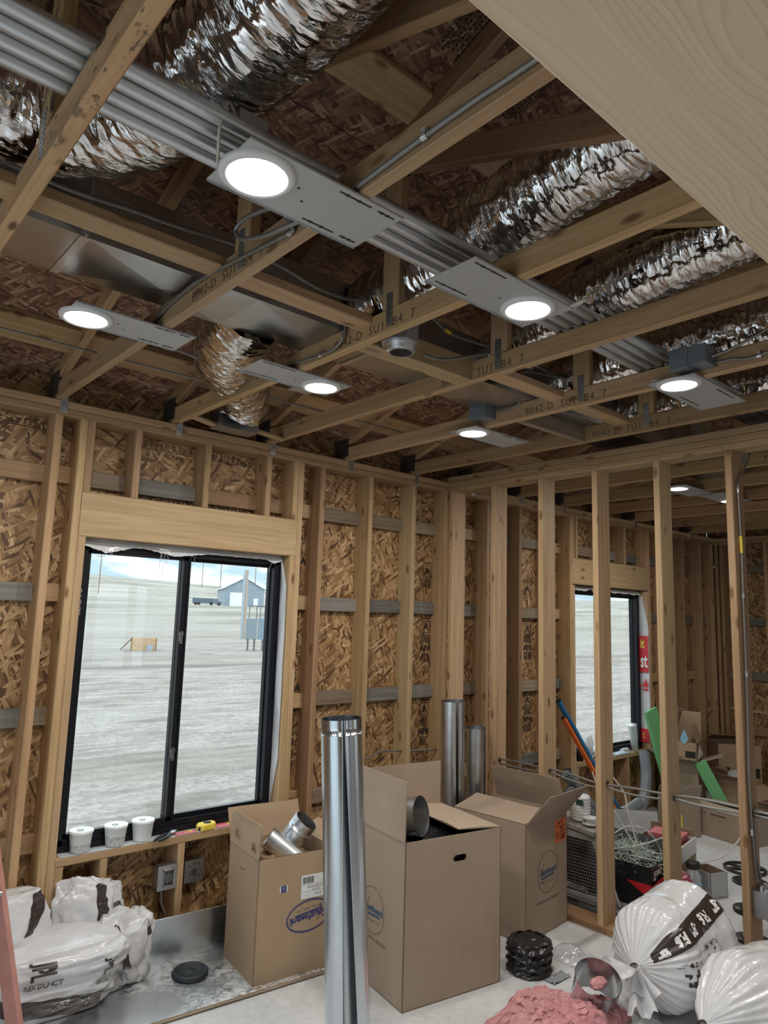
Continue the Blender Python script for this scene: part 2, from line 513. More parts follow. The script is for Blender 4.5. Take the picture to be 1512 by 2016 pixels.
M_BLACK = plain('black_vinyl', (0.008, 0.009, 0.013), 0.35, Specular_IOR_Level=0.25)
M_BLACKP = mottled('black_plastic', (0.012, 0.012, 0.014), (0.03, 0.03, 0.033), 12, 0.28, 0, 0.4)
M_INK = plain('black_ink', (0.018, 0.015, 0.014), 0.6)
M_INKB = plain('wood_stamp_ink', (0.10, 0.065, 0.04), 0.7)
M_BLUEINK = plain('blue_ink', (0.03, 0.04, 0.16), 0.5)
M_BLUEINK2 = plain('teal_ink', (0.04, 0.10, 0.18), 0.5)
M_WHITE = plain('white_plastic', (0.78, 0.80, 0.80), 0.35)
M_TRIM = plain('white_trim', (0.74, 0.75, 0.76), 0.4)
M_PAPER = plain('label_paper', (0.75, 0.76, 0.77), 0.6)
M_ORANGE = plain('orange_label', (0.85, 0.22, 0.08), 0.55)
M_YELLOW = mottled('yellow_plastic', (0.75, 0.58, 0.05), (0.82, 0.66, 0.10), 10, 0.4)
M_RED = plain('red_print', (0.55, 0.02, 0.03), 0.45)
M_PVC = mottled('grey_pvc', (0.15, 0.17, 0.195), (0.20, 0.225, 0.25), 5, 0.4)
M_GREEN = plain('green_panel', (0.17, 0.48, 0.20), 0.5)
M_POLEB = plain('blue_paint', (0.02, 0.13, 0.28), 0.4)
M_POLEO = plain('orange_paint', (0.62, 0.13, 0.03), 0.4)
M_LADDER = mottled('red_fibreglass', (0.45, 0.20, 0.17), (0.56, 0.28, 0.24), 9, 0.6)
M_CARTON = plain('black_carton', (0.012, 0.012, 0.014), 0.35)
M_SCRAP = mottled('wire_scrap', (0.30, 0.38, 0.34), (0.72, 0.78, 0.74), 20, 0.5)
M_CABLEW = plain('white_cable', (0.66, 0.64, 0.58), 0.45)
def pink():
    t = NT('pink_fibreglass'); c = t.coord()
    n1 = t.noise(c, 30, 6, 0.75, 1.0); n2 = t.noise(c, 6, 3)
    col = t.mix(0.5, t.ramp(n1, [(0.3, (0.62, 0.20, 0.23)), (0.7, (0.95, 0.55, 0.56))]), t.ramp(n2, [(0.3, (0.75, 0.30, 0.33)), (0.7, (0.93, 0.52, 0.53))]))
    t.bsdf(col, 0.95, 0, t.bump(n1, 0.9, 0.02)); return t.m
M_PINK = pink()
M_STAMP = plain('stamp_black', (0.035, 0.022, 0.016), 0.7)
def emis(name, col, st):
    t = NT(name)
    e = t.n('ShaderNodeEmission', {'Color': (*col, 1), 'Strength': st})
    t.t.links.new(e.outputs[0], t.out.inputs[0]); return t.m
M_LENS = emis('led_lens', (1.0, 0.99, 0.96), LENS_STRENGTH)
def pan_mat():
    t = NT('dusty_galvanized_pan'); c = t.coord()
    nz = t.noise(c, 7, 6, 0.75, 0.8); sp = t.noise(c, 60, 3, 0.8)
    ms = t.noise(t.map(c, (1, 1, 1), loc=(2, 7, 1)), 2.2, 2)
    dust = t.math('MULTIPLY', t.ramp(t.noise(c, 26, 6, 0.8, 1.0), [(0.44, (0, 0, 0)), (0.56, (1, 1, 1))]), t.ramp(ms, [(0.40, (0.05, 0.05, 0.05)), (0.6, (1, 1, 1))]))
    col = t.mix(dust, (0.82, 0.85, 0.87, 1), t.ramp(sp, [(0.3, (0.50, 0.52, 0.54)), (0.62, (0.78, 0.80, 0.81))]))
    met = t.math('SUBTRACT', 1.0, t.math('MULTIPLY', dust, 0.9))
    b = t.bsdf(col, t.n('ShaderNodeMapRange', {0: dust, 3: 0.34, 4: 0.75}).outputs[0], met, t.bump(t.noise(c, 1.6, 2), 0.12, 0.05)); return t.m
M_PAN = pan_mat()
def soil():
    t = NT('dry_soil'); c = t.n('ShaderNodeNewGeometry').outputs['Position']
    n1 = t.noise(t.map(c, (0.25, 1.0, 1)), 0.5, 8, 0.7, 0.5); n2 = t.noise(c, 9, 6, 0.8); n3 = t.noise(t.map(c, (0.05, 0.5, 1)), 0.6, 4, 0.6)
    n4 = t.noise(t.map(c, (0.6, 2.4, 1)), 1.3, 7, 0.75, 0.8); n5 = t.noise(t.map(c, (0.03, 0.10, 0.1)), 1.0, 6, 0.7)
    col = t.mix(0.5, t.ramp(n1, [(0.38, (0.235, 0.212, 0.186)), (0.62, (0.37, 0.340, 0.305))]), t.ramp(n2, [(0.40, (0.125, 0.112, 0.096)), (0.56, (0.385, 0.355, 0.32))]))
    col = t.mix(t.ramp(n4, [(0.50, (0, 0, 0)), (0.62, (0.65, 0.65, 0.65))]), col, (0.15, 0.135, 0.116, 1))
    col = t.mix(t.ramp(n3, [(0.52, (0, 0, 0)), (0.62, (0.6, 0.6, 0.6))]), col, (0.19, 0.162, 0.128, 1))
    clod = t.voro(t.map(c, (0.9, 3.2, 1)), 1.0, 'Distance'); cl2 = t.noise(t.map(c, (0.35, 1.4, 1)), 1.0, 3, 0.6)
    col = t.mix(t.math('MULTIPLY', t.ramp(clod, [(0.35, (0, 0, 0)), (0.75, (0.8, 0.8, 0.8))]), t.ramp(cl2, [(0.4, (0, 0, 0)), (0.6, (1, 1, 1))])), col, (0.13, 0.116, 0.098, 1))
    ys_ = t.n('ShaderNodeSeparateXYZ', {0: c}).outputs[1]
    rd = t.math('SUBTRACT', 1.0, t.math('MINIMUM', t.math('MULTIPLY', t.math('ABSOLUTE', t.math('SUBTRACT', t.math('ADD', ys_, t.math('MULTIPLY', cl2, 1.5)), 22.2)), 0.75), 1.0))
    col = t.mix(t.math('MULTIPLY', rd, 0.75), col, (0.10, 0.084, 0.066, 1))
    far = t.n('ShaderNodeMapRange', {0: t.n('ShaderNodeVectorMath', {0: c}, operation='LENGTH').outputs['Value'], 1: 40.0, 2: 90.0}).outputs[0]
    grass = t.ramp(n5, [(0.38, (0.155, 0.148, 0.112)), (0.50, (0.26, 0.243, 0.205)), (0.64, (0.34, 0.322, 0.29))])
    col = t.mix(far, col, grass)
    t.bsdf(col, 0.95, 0, t.bump(n2, 0.5, 0.05)); return t.m
M_SOIL = soil()
M_SHED = mottled('blue_grey_siding', (0.25, 0.31, 0.37), (0.28, 0.345, 0.40), 1, 0.6)
M_SHEDR = plain('pale_metal_roof', (0.36, 0.42, 0.47), 0.5)

def beam_mat():
    t = NT('flat_sawn_fir'); c = t.coord(False)
    warp = t.noise(t.map(c, (2.2, 9, 9)), 1.0, 3, 0.55)
    d = t.math('ADD', t.math('MULTIPLY', t.n('ShaderNodeSeparateXYZ', {0: c}).outputs[1], 120.0), t.math('MULTIPLY', warp, 15.0))
    ring = t.math('FRACT', d)
    line = t.ramp(ring, [(0.0, (0, 0, 0)), (0.62, (0.25, 0.25, 0.25)), (0.93, (1, 1, 1)), (1.0, (0, 0, 0))])
    g = t.noise(t.map(c, (2, 120, 120)), 1.0, 3)
    col = t.mix(t.math('MULTIPLY', t.math('MULTIPLY', line, t.ramp(t.noise(t.map(c, (1.5, 8, 8), loc=(4, 2, 0)), 1.0, 2), [(0.35, (0.15, 0.15, 0.15)), (0.6, (1, 1, 1))])), 0.95), (0.86, 0.70, 0.50, 1), (0.58, 0.40, 0.23, 1))
    col = t.mix(0.25, col, t.ramp(g, [(0.3, (0.48, 0.34, 0.20)), (0.7, (0.68, 0.53, 0.35))]))
    kd = t.voro(t.map(c, (5.2, 9, 9), loc=(1.3, .4, 0)), 1.0, 'Distance')
    col = t.mix(t.ramp(kd, [(0.0, (1, 1, 1)), (0.06, (0.8, 0.8, 0.8)), (0.13, (0, 0, 0))]), col, (0.22, 0.11, 0.05, 1))
    t.bsdf(col, 0.6); return t.m
M_BEAM = beam_mat()

# ------------------------------------------------------------------ floor
m = MB(); m.bb(-2.75, XE + .16, -9.1, .16, -.12, 0)
o = single('floor', m, M_CONC, None, None, kind='structure')

def panel(name, parent, mat, c, ex, ey, lx, ly, t=.011):
    ex = Vector(ex).normalized(); ey = Vector(ey).normalized(); ez = ex.cross(ey)
    m = MB(); m.box((0, 0, 0), (lx - .003, ly - .003, t))
    o = bpy.data.objects.new(name, m.mesh(name, mat))
    return put(o, parent, Matrix(((ex.x, ey.x, ez.x, c[0]), (ex.y, ey.y, ez.y, c[1]), (ex.z, ey.z, ez.z, c[2]), (0, 0, 0, 1))))

# ------------------------------------------------------------------ exterior wall with the two windows (inner stud faces at y = 0)
SD = .14                       # stud depth, 2x6
wb = thing('wall_back', None, None, kind='structure')
def wall_sheet(x0, x1, z0, z1, vertical=True):
    if vertical: panel('sheathing_panel', wb, M_OSB, ((x0 + x1) / 2, SD + .006, (z0 + z1) / 2), (0, 0, 1), (1, 0, 0), z1 - z0, x1 - x0)
    else: panel('sheathing_panel', wb, M_OSBH, ((x0 + x1) / 2, SD + .006, (z0 + z1) / 2), (1, 0, 0), (0, 0, 1), x1 - x0, z1 - z0)
Wx0, Wx1, Wz0, Wz1 = .179, 1.400, .566, 2.09          # window_1 rough opening
Vx0, Vx1, Vz0, Vz1 = 4.436, 5.693, .541, 2.07         # window_2 rough opening
for a, b in ((-2.6, -1.2192), (-1.2192, 0), (0, Wx0), (Wx1, 2.4384), (2.4384, 3.6576), (3.6576, Vx0), (Vx1, 6.096), (6.096, XE + .14)):
    wall_sheet(a, b, 0, 2.44)
for a, b, c0, c1 in ((Wx0, Wx1, Wz0, Wz1), (Vx0, Vx1, Vz0, Vz1)):
    wall_sheet(a, b, 0, c0); wall_sheet(a, b, c1, 2.44)
for a, b in ((-2.6, -.6096), (-.6096, 1.8288), (1.8288, 4.2672), (4.2672, XE + .14)):
    wall_sheet(a, b, 2.443, 2.93, False)
# plates
pl = [-2.6, 0.29, 2.80 + SD, 5.2, XE]
for a, b in zip(pl[:-1], pl[1:]):
    board('top_plate', wb, M_WOOD2, (a, SD / 2, H - .019), (b, SD / 2, H - .019), SD, T, (0, 1, 0))
pl = [-2.6, 1.1, 2.80, 4.3, XE]
for a, b in zip(pl[:-1], pl[1:]):
    board('top_plate', wb, M_WOOD, (a, SD / 2, H - .0575), (b, SD / 2, H - .0575), SD, T, (0, 1, 0))
for a, b in ((-2.6, Wx0), (Wx0, 2.8), (2.8, 5), (5, XE)):
    board('bottom_plate', wb, M_TREAT, (a, SD / 2, .019), (b, SD / 2, .019), SD, T, (0, 1, 0))
def stud(parent, x, z0, z1, y0=0, mat=None, name='stud', t=T, d=SD):
    mat = mat or random.choice((M_WOOD, M_WOOD, M_WOOD2, M_WOOD2, M_WOOD))
    return board(name, parent, mat, (x, y0 + d / 2, z0), (x, y0 + d / 2, z1), d, t, (0, 1, 0))
studx = [-2.4384, -2.032, -1.6256, -1.2192, -.8128, -.4064, 0]
for x in studx: stud(wb, x, T, HB)
stud(wb, .1215, T, HB, mat=M_WOOD); stud(wb, .160, T, Wz1, name='trimmer_stud', mat=M_WOOD2)
stud(wb, 1.4565, T, HB, mat=M_WOOD2); stud(wb, 1.418, T, Wz1, name='trimmer_stud', mat=M_WOOD)
for x, mt in ((1.6256, M_WOOD3), (2.032, M_WOOD), (2.4384, M_WOOD2), (2.781, M_WOOD), (3.2512, M_WOOD), (3.6576, M_WOOD3), (4.064, M_WOOD), (6.096, M_WOOD), (6.5024, M_WOOD3), (6.9088, M_WOOD), (7.21, M_WOOD)):
    stud(wb, x, T, HB, mat=mt)
stud(wb, 4.379, T, HB, mat=M_WOOD); stud(wb, 4.417, T, Vz1, name='trimmer_stud')
stud(wb, 5.750, T, HB, mat=M_WOOD); stud(wb, 5.712, T, Vz1, name='trimmer_stud', mat=M_WOOD2)
# headers, cripples, sill plates
def header(x0, x1, z0, z1):
    for y in (.019, .0925): board('header', wb, M_WOOD2, (x0, y, (z0 + z1) / 2), (x1, y, (z0 + z1) / 2), z1 - z0, T, (0, 0, 1))
    board('header_plate', wb, M_WOOD, (x0, SD / 2 + .02, z0 + .019), (x1, SD / 2 + .02, z0 + .019), .09, T * .9, (0, 1, 0))
header(.1413, 1.4367, 2.0904, 2.3162)
header(4.398, 5.731, 2.081, 2.312)
for x in (.160, .4064, .8128, 1.2192, 1.418): stud(wb, x, 2.3165, HB, name='cripple_stud')
for x in (4.417, 4.468, 4.8768, 5.296, 5.712): stud(wb, x, 2.3125, HB, name='cripple_stud')
for x in (.198, .4064, .8128, 1.2192, 1.381): stud(wb, x, T, Wz0 - T, name='cripple_stud')
for x in (4.455, 4.8768, 5.2832, 5.674): stud(wb, x, T, Vz0 - T, name='cripple_stud')
board('sill_plate', wb, M_WOOD, (Wx0, SD / 2, Wz0 - .019), (Wx1, SD / 2, Wz0 - .019), SD, T, (0, 1, 0))
board('sill_plate', wb, M_WOOD2, (Vx0, SD / 2, Vz0 - .019), (Vx1, SD / 2, Vz0 - .019), SD, T, (0, 1, 0))
# flat blocking between the studs, four rows, against the sheathing
edges = sorted([(x - .019, x + .019) for x in [-1.2192, -.8128, -.4064, 0, 1.6256, 2.032, 2.4384, 2.781, 3.2512, 3.6576, 4.064, 6.096, 6.5024, 6.9088, 7.21]] + [(.1025, .179), (1.399, 1.4755), (4.36, 4.436), (5.693, 5.769)])
WF, WB_, WG = M_WOOD, M_GREYB, M_GREY
rowmat = {2.40: {(-.4, 0): WF, (0, .1): WF, (.18, .4): WB_, (.4, .8): WG, (.8, 1.2): M_WOOD3, (1.2, 1.4): M_WOOD3, (1.47, 1.6): M_WOOD2, (1.6, 2): WB_, (2, 2.4): WB_, (2.4, 2.7): WB_},
          1.81: {(-.4, 0): WG, (0, .1): M_WOOD2, (1.47, 1.6): M_WOOD2, (1.6, 2): WG, (2, 2.4): WG, (2.4, 2.7): WG},
          1.21: {(-.4, 0): WG, (0, .1): WB_, (1.47, 1.6): M_WOOD2, (1.6, 2): WB_, (2, 2.4): WG, (2.4, 2.7): WG},
          .62: {(-.4, 0): WF, (0, .1): WF, (1.47, 1.6): WF}}
def block(x0, x1, z, mat):
    board('blocking', wb, mat, (x0, SD - .0195, z), (x1, SD - .0195, z), .089, T, (0, 0, 1))
for z in (2.40, 1.81, 1.21, .62):
    for (a0, a1), (b0, b1) in zip(edges[:-1], edges[1:]):
        if (a0 < 1 < b1 and a1 > .15 and b0 < 1.45) or (a0 > 4.3 and b1 < 5.8):
            continue
        if b0 - a1 < .02: continue
        mt = None
        for (p, q), mm in rowmat[z].items():
            if abs(a1 - p) < .06 and abs(b0 - q) < .09: mt = mm
        block(a1, b0, z + random.uniform(-.006, .006), mt or random.choice((WF, M_WOOD2, WB_, WB_, WG)))
cx = [.179, .3874, .4254, .7938, .8318, 1.2002, 1.2382, 1.399]
for i, mt in ((0, WB_), (2, WG), (4, M_WOOD3), (6, M_WOOD3)): block(cx[i], cx[i + 1], 2.40, mt)
cx = [4.487, 4.858, 4.896, 5.277, 5.315, 5.693]
for i in (0, 2, 4): block(cx[i], cx[i + 1], 2.40, random.choice((WB_, WG)))

# grade stamps printed on the sheathing, a column of boxes, bars and words
def stamp_column(x, ztop, zbot, w, dense=1.0):
    m = MB(); z = ztop; k = 0
    seq = ['bar', 'tri', 'words', 'apa', 'lines', 'num', 'lines', 'box', 'solid', 'lines', 'mark', 'lines']
    while z > zbot + .1:
        s = seq[k % len(seq)]; k += 1
        if s == 'apa':
            m2 = text_mb([('APA', x, z - .03, .060, dict(bold=.0035))]); m.add(m2.v, m2.f); z -= .065
        elif s == 'tri':
            m2 = text_mb([('A', x, z - .045, .065, dict(bold=.0045))]); m.add(m2.v, m2.f)
            for (xa, za, xb, zb) in ((x - .038, z, x + .038, z), (x - .038, z - .085, x + .038, z - .085)): rect2d(m, xa, za - .005, xb, zb)
            rect2d(m, x - .041, z - .085, x - .036, z); rect2d(m, x + .036, z - .085, x + .041, z); z -= .1
        elif s == 'num':
            m2 = text_mb([('24/16', x, z - .025, .034, {})]); m.add(m2.v, m2.f); z -= .055
        elif s == 'box':
            rect2d(m, x - w / 2, z - .004, x + w / 2, z); rect2d(m, x - w / 2, z - .05, x + w / 2, z - .046)
            rect2d(m, x - w / 2, z - .05, x - w / 2 + .005, z); rect2d(m, x + w / 2 - .005, z - .05, x + w / 2, z)
            for q in range(3): rect2d(m, x - w * .35, z - .018 - q * .012, x + w * .35, z - .009 - q * .012)
            z -= .062
        elif s == 'solid':
            rect2d(m, x - w * .42, z - .05, x + w * .42, z); z -= .06
        elif s == 'bar':
            rect2d(m, x - w / 2, z - .008, x + w / 2, z); z -= .02
        else:
            for q in range(5):
                xx = x - w * .42
                while xx < x + w * .4:
                    l = random.uniform(.006, .02); rect2d(m, xx, z - .0095, min(xx + l, x + w * .42), z); xx += l + .004
                z -= .013
            z -= .008
    return m
def on_wall(m, name='grade_stamp'):
    decal(name, m, M_STAMP, wb, plane_M((0, SD - .0005, 0), (1, 0, 0), (0, 0, 1), .0006))
on_wall(stamp_column(2.715, 2.15, 1.87, .085)); on_wall(stamp_column(2.715, 1.74, 1.27, .085)); on_wall(stamp_column(2.715, 1.15, .68, .085))
on_wall(stamp_column(3.93, 2.08, 1.87, .12)); on_wall(stamp_column(3.93, 1.74, 1.27, .12)); on_wall(stamp_column(3.93, 1.15, .72, .12))
on_wall(stamp_column(1.555, 2.3, .7, .06))
for x0, x1, z in ((-.38, -.03, 2.668), (.03, .1, 2.668), (.45, .78, 2.668), (.86, 1.18, 2.668)):
    m = MB(); rect2d(m, x0, z - .045, x1, z - .041)
    xx = x0 + .01
    while xx < x1 - .02:
        l = random.uniform(.012, .035)
        if random.random() < .8:
            for q in range(random.choice((2, 3, 4))): rect2d(m, xx, z - .034 + q * .011, xx + l * random.uniform(.5, 1), z - .028 + q * .011)
        else: rect2d(m, xx, z - .036, xx + .003, z)
        xx += l + .008
    on_wall(m)
for x0, x1, z in ((.86, .98, .50), (.45, .78, 2.335), (.86, 1.15, 2.335)):
    m = MB()
    for q in range(4):
        xx = x0
        while xx < x1:
            l = random.uniform(.01, .03); rect2d(m, xx, z - q * .02, xx + l, z + .011 - q * .02); xx += l + .008
    on_wall(m)

# ------------------------------------------------------------------ stud partition (runs towards the viewer)
wr = thing('wall_right', None, None, kind='structure')
PYS = [-.019] + [YP - G * k for k in range(8)]
pm = [M_WOOD2, M_WOOD2, M_WOOD2, M_WOOD2, M_WOOD2, M_WOOD, M_WOOD, M_WOOD2, M_WOOD]
for i, y in enumerate(PYS):
    board('stud', wr, pm[i], (XP + SD / 2, y, T), (XP + SD / 2, y, HB), SD, T, (1, 0, 0))
board('top_plate', wr, M_WOOD2, (XP + SD / 2, 0, H - .0575), (XP + SD / 2, YB, H - .0575), SD, T, (1, 0, 0))
board('top_plate', wr, M_WOOD, (XP + SD / 2, 0, H - .019), (XP + SD / 2, YB, H - .019), SD, T, (1, 0, 0))
board('nailer_board', wr, M_WOOD2, (XP + .09, .14, H + .0195), (XP + .09, YB, H + .0195), .184, T, (1, 0, 0))
board('bottom_plate', wr, M_TREAT, (XP + SD / 2, 0, .019), (XP + SD / 2, -1.27, .019), SD, T, (1, 0, 0))
board('bottom_plate', wr, M_TREAT, (XP + SD / 2, -1.272, .019), (XP + SD / 2, YB, .019), SD, T, (1, 0, 0))
for y in PYS[1:6]:                                   # holes drilled for the cables
    for sg in (-1, 1):
        m = MB(); m.lathe([(.017, 0), (.0001, .0005)], 16, Matrix.Translation((2.871, y + sg * .0192, .808)) @ Matrix.Rotation(sg * -pi / 2, 4, 'X'))
        part('drilled_hole', m, M_INK, wr)
# layout marks pencilled on the plate
for y in PYS[1:6]:
    m = MB()
    rect2d(m, 0, 0, .0015, .038)
    for q in (0, .016): m.add([(.03 + q, .008, 0), (.032 + q, .008, 0), (.05 + q, .03, 0), (.048 + q, .03, 0)], [(0, 1, 2, 3)])
    decal('pencil_mark', m, M_INKB, wr, plane_M((XP, y + .024, H - .0762), (0, -1, 0), (0, 0, 1), .0006))

# ------------------------------------------------------------------ end wall of the further room
we = thing('wall_far', None, None, kind='structure')
for a, b in ((.14, -1.08), (-1.08, -2.30), (-2.30, -3.52), (-3.52, -4.74), (-4.74, -5.96)):
    panel('sheathing_panel', we, M_OSB, (XE + SD + .006, (a + b) / 2, 1.22), (0, 0, 1), (0, 1, 0), 2.44, 1.22)
    panel('sheathing_panel', we, M_OSBH, (XE + SD + .006, (a + b) / 2, 2.66), (0, 1, 0), (0, 0, 1), 1.22, .44)
yy = [-.019, -.075, -.55, -.9564, -1.363, -1.769, -2.175, -2.58, -2.99]
for y in yy: board('stud', we, random.choice((M_WOOD, M_WOOD3)), (XE + SD / 2, y, T), (XE + SD / 2, y, HB), SD, T, (1, 0, 0))
for z, mt in ((2.40, M_GREYB), (1.81, M_GREY), (1.21, M_GREY), (.62, M_WOOD3)):
    for a, b in zip(yy[1:-1], yy[2:]):
        board('blocking', we, mt, (XE + SD - .02, a - .019, z), (XE + SD - .02, b + .019, z), .089, T, (0, 0, 1))
for q in (.019, .0575): board('top_plate', we, M_WOOD, (XE + SD / 2, 0, H - q), (XE + SD / 2, -6, H - q), SD, T, (1, 0, 0))
board('bottom_plate', we, M_TREAT, (XE + SD / 2, 0, .019), (XE + SD / 2, -6, .019), SD, T, (1, 0, 0))

# ------------------------------------------------------------------ wall the viewer stands in: header and plates over the opening, studs beside it
wf = thing('wall_front', None, None, kind='structure')
board('header', wf, M_BEAM, (-1.75, YB - .07, 2.09 + .119), (.3, YB - .07, 2.09 + .119), .14, .238, (0, 1, 0), ease=.0008)
for z in (H - .019, H - .0575): board('top_plate', wf, M_WOOD, (-2.6, YB - .07, z), (XE, YB - .07, z), SD, T, (0, 1, 0))
for x in (-1.73, -1.77, -2.1, -2.5, .28, .32, .7, 1.1, 1.5, 1.9, 2.3, 2.7):
    stud(wf, x, 0, 2.09 if x in (-1.73, .28) else HB, YB - SD)
for x in (-1.3, -.9, -.5, -.1): stud(wf, x, 2.33, HB, YB - SD, name='cripple_stud')

# ------------------------------------------------------------------ unseen side and rear wall, added with openings sized to tune the daylight
wl = thing('wall_left', None, None, kind='structure')
for y0, y1, z0, z1 in ((.14, -.55, 0, 2.8), (-.55, -3.30, 2.35, 2.8), (-3.30, -9.1, 0, 2.8)):
    panel('sheathing_panel', wl, M_OSB, (-2.67, (y0 + y1) / 2, (z0 + z1) / 2), (0, 0, 1), (0, 1, 0), z1 - z0, y0 - y1)
wz = thing('wall_rear', None, None, kind='structure')
for x0, x1, z0, z1 in ((-2.7, -1.9, 0, 2.8), (-1.9, .6, 2.15, 2.8), (.6, 2.4, 0, 2.8), (2.4, 4.4, 2.15, 2.8), (2.4, 4.4, 0, .7), (4.4, XE + .15, 0, 2.8)):
    panel('sheathing_panel', wz, M_OSB, ((x0 + x1) / 2, -9.05, (z0 + z1) / 2), (0, 0, 1), (1, 0, 0), z1 - z0, x1 - x0)

# ------------------------------------------------------------------ roof deck (the ceiling of the unfinished room)
ce = thing('ceiling', None, None, kind='structure')
SL = 1 / 3
RY = -4.5
def deck_z(y): return 2.957 + SL * (-y if y > RY else (y - 2 * RY))
an = atan2(SL, 1)
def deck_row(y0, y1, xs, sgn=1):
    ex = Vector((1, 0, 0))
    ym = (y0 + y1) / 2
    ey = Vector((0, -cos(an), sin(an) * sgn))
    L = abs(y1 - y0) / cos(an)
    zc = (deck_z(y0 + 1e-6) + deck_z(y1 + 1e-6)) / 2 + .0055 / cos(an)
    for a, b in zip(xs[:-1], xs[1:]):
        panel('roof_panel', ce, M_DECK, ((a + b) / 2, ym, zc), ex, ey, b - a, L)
ys = [.62]
while ys[-1] - 1.219 * cos(an) > RY: ys.append(ys[-1] - 1.219 * cos(an))
ys.append(RY)
for i, (a, b) in enumerate(zip(ys[:-1], ys[1:])):
    off = -3.0 if i % 2 else -4.2192 + 2.4384 * .0
    xs = [-2.8] + [x for x in [off + .3 + 2.4384 * k for k in range(6)] if -2.6 < x < XE] + [XE + .3]
    deck_row(a, b, xs)
deck_row(RY, -9.6, [-2.8, 0, 2.4, 4.8, XE + .3], -1)
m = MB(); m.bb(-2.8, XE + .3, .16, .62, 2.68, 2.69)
part('added_soffit', m, M_DECK, ce)  # soffit and fascia added to shut the sky out of the eaves
board('added_fascia', ce, M_WOOD, (-2.8, .64, 2.80), (XE + .3, .64, 2.80), .24, T, (0, 0, 1))
for x in (-2.72, XE + .2):  # gables added at both ends to keep the attic dark
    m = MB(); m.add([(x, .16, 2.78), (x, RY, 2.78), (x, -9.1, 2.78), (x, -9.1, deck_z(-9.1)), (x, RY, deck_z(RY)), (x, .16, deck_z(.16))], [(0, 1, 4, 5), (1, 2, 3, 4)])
    part('added_gable_panel', m, M_DECK, ce)
for sg, y0, y1 in ((1, .66, RY), (-1, RY, -9.65)):                   # unseen cover added so no sky light leaks through the panel gaps
    m = MB(); m.add([(-2.85, y0, deck_z(y0) + .03), (XE + .35, y0, deck_z(y0) + .03), (XE + .35, y1, deck_z(y1) + .03), (-2.85, y1, deck_z(y1) + .03)], [(0, 1, 2, 3)])
    part('added_roof_cover', m, M_INK, ce)
# flat boards under the deck between the trusses: two rows
TX = [S * k - .008 for k in range(-3, 12)]
for a, b in zip(TX[:-1], TX[1:]):
    for y0, w in ((-1.925, .14), (-.20, .184)):
        z = deck_z(y0) - .0195
        board('blocking_board', ce, random.choice((M_WOOD2, M_WOOD2, M_WOOD)), (a + .02, y0, z), (b - .02, y0, z), w, T, (0, -cos(an), sin(an)))
# flat boards between the bottom chords beside the trunk duct
for k, (y, w, t, z) in {-2: (-1.655, .089, T, H + .0755), -1: (-1.655, .089, T, H + .0755), 0: (-1.655, .089, T, H + .0755), 1: (-1.605, .089, .10, H + .052), 2: (-1.655, .089, T, H + .0755), 3: (-1.655, .089, T, H + .0755)}.items():
    a = S * k - .008 + .019; b = a + S - .038
    board('blocking_board', ce, M_WOOD2, (a, y, z), (b, y, z), w, t, (0, 1, 0))
for x0, x1, y in ((3 * S, 4 * S, -1.20), (3 * S, 4 * S, -2.47)):
    board('blocking_board', ce, M_GREYB, (x0 + .02, y - .2, H + .0445), (x1 - .02, y - .2, H + .0445), .089, T, (0, 0, 1))

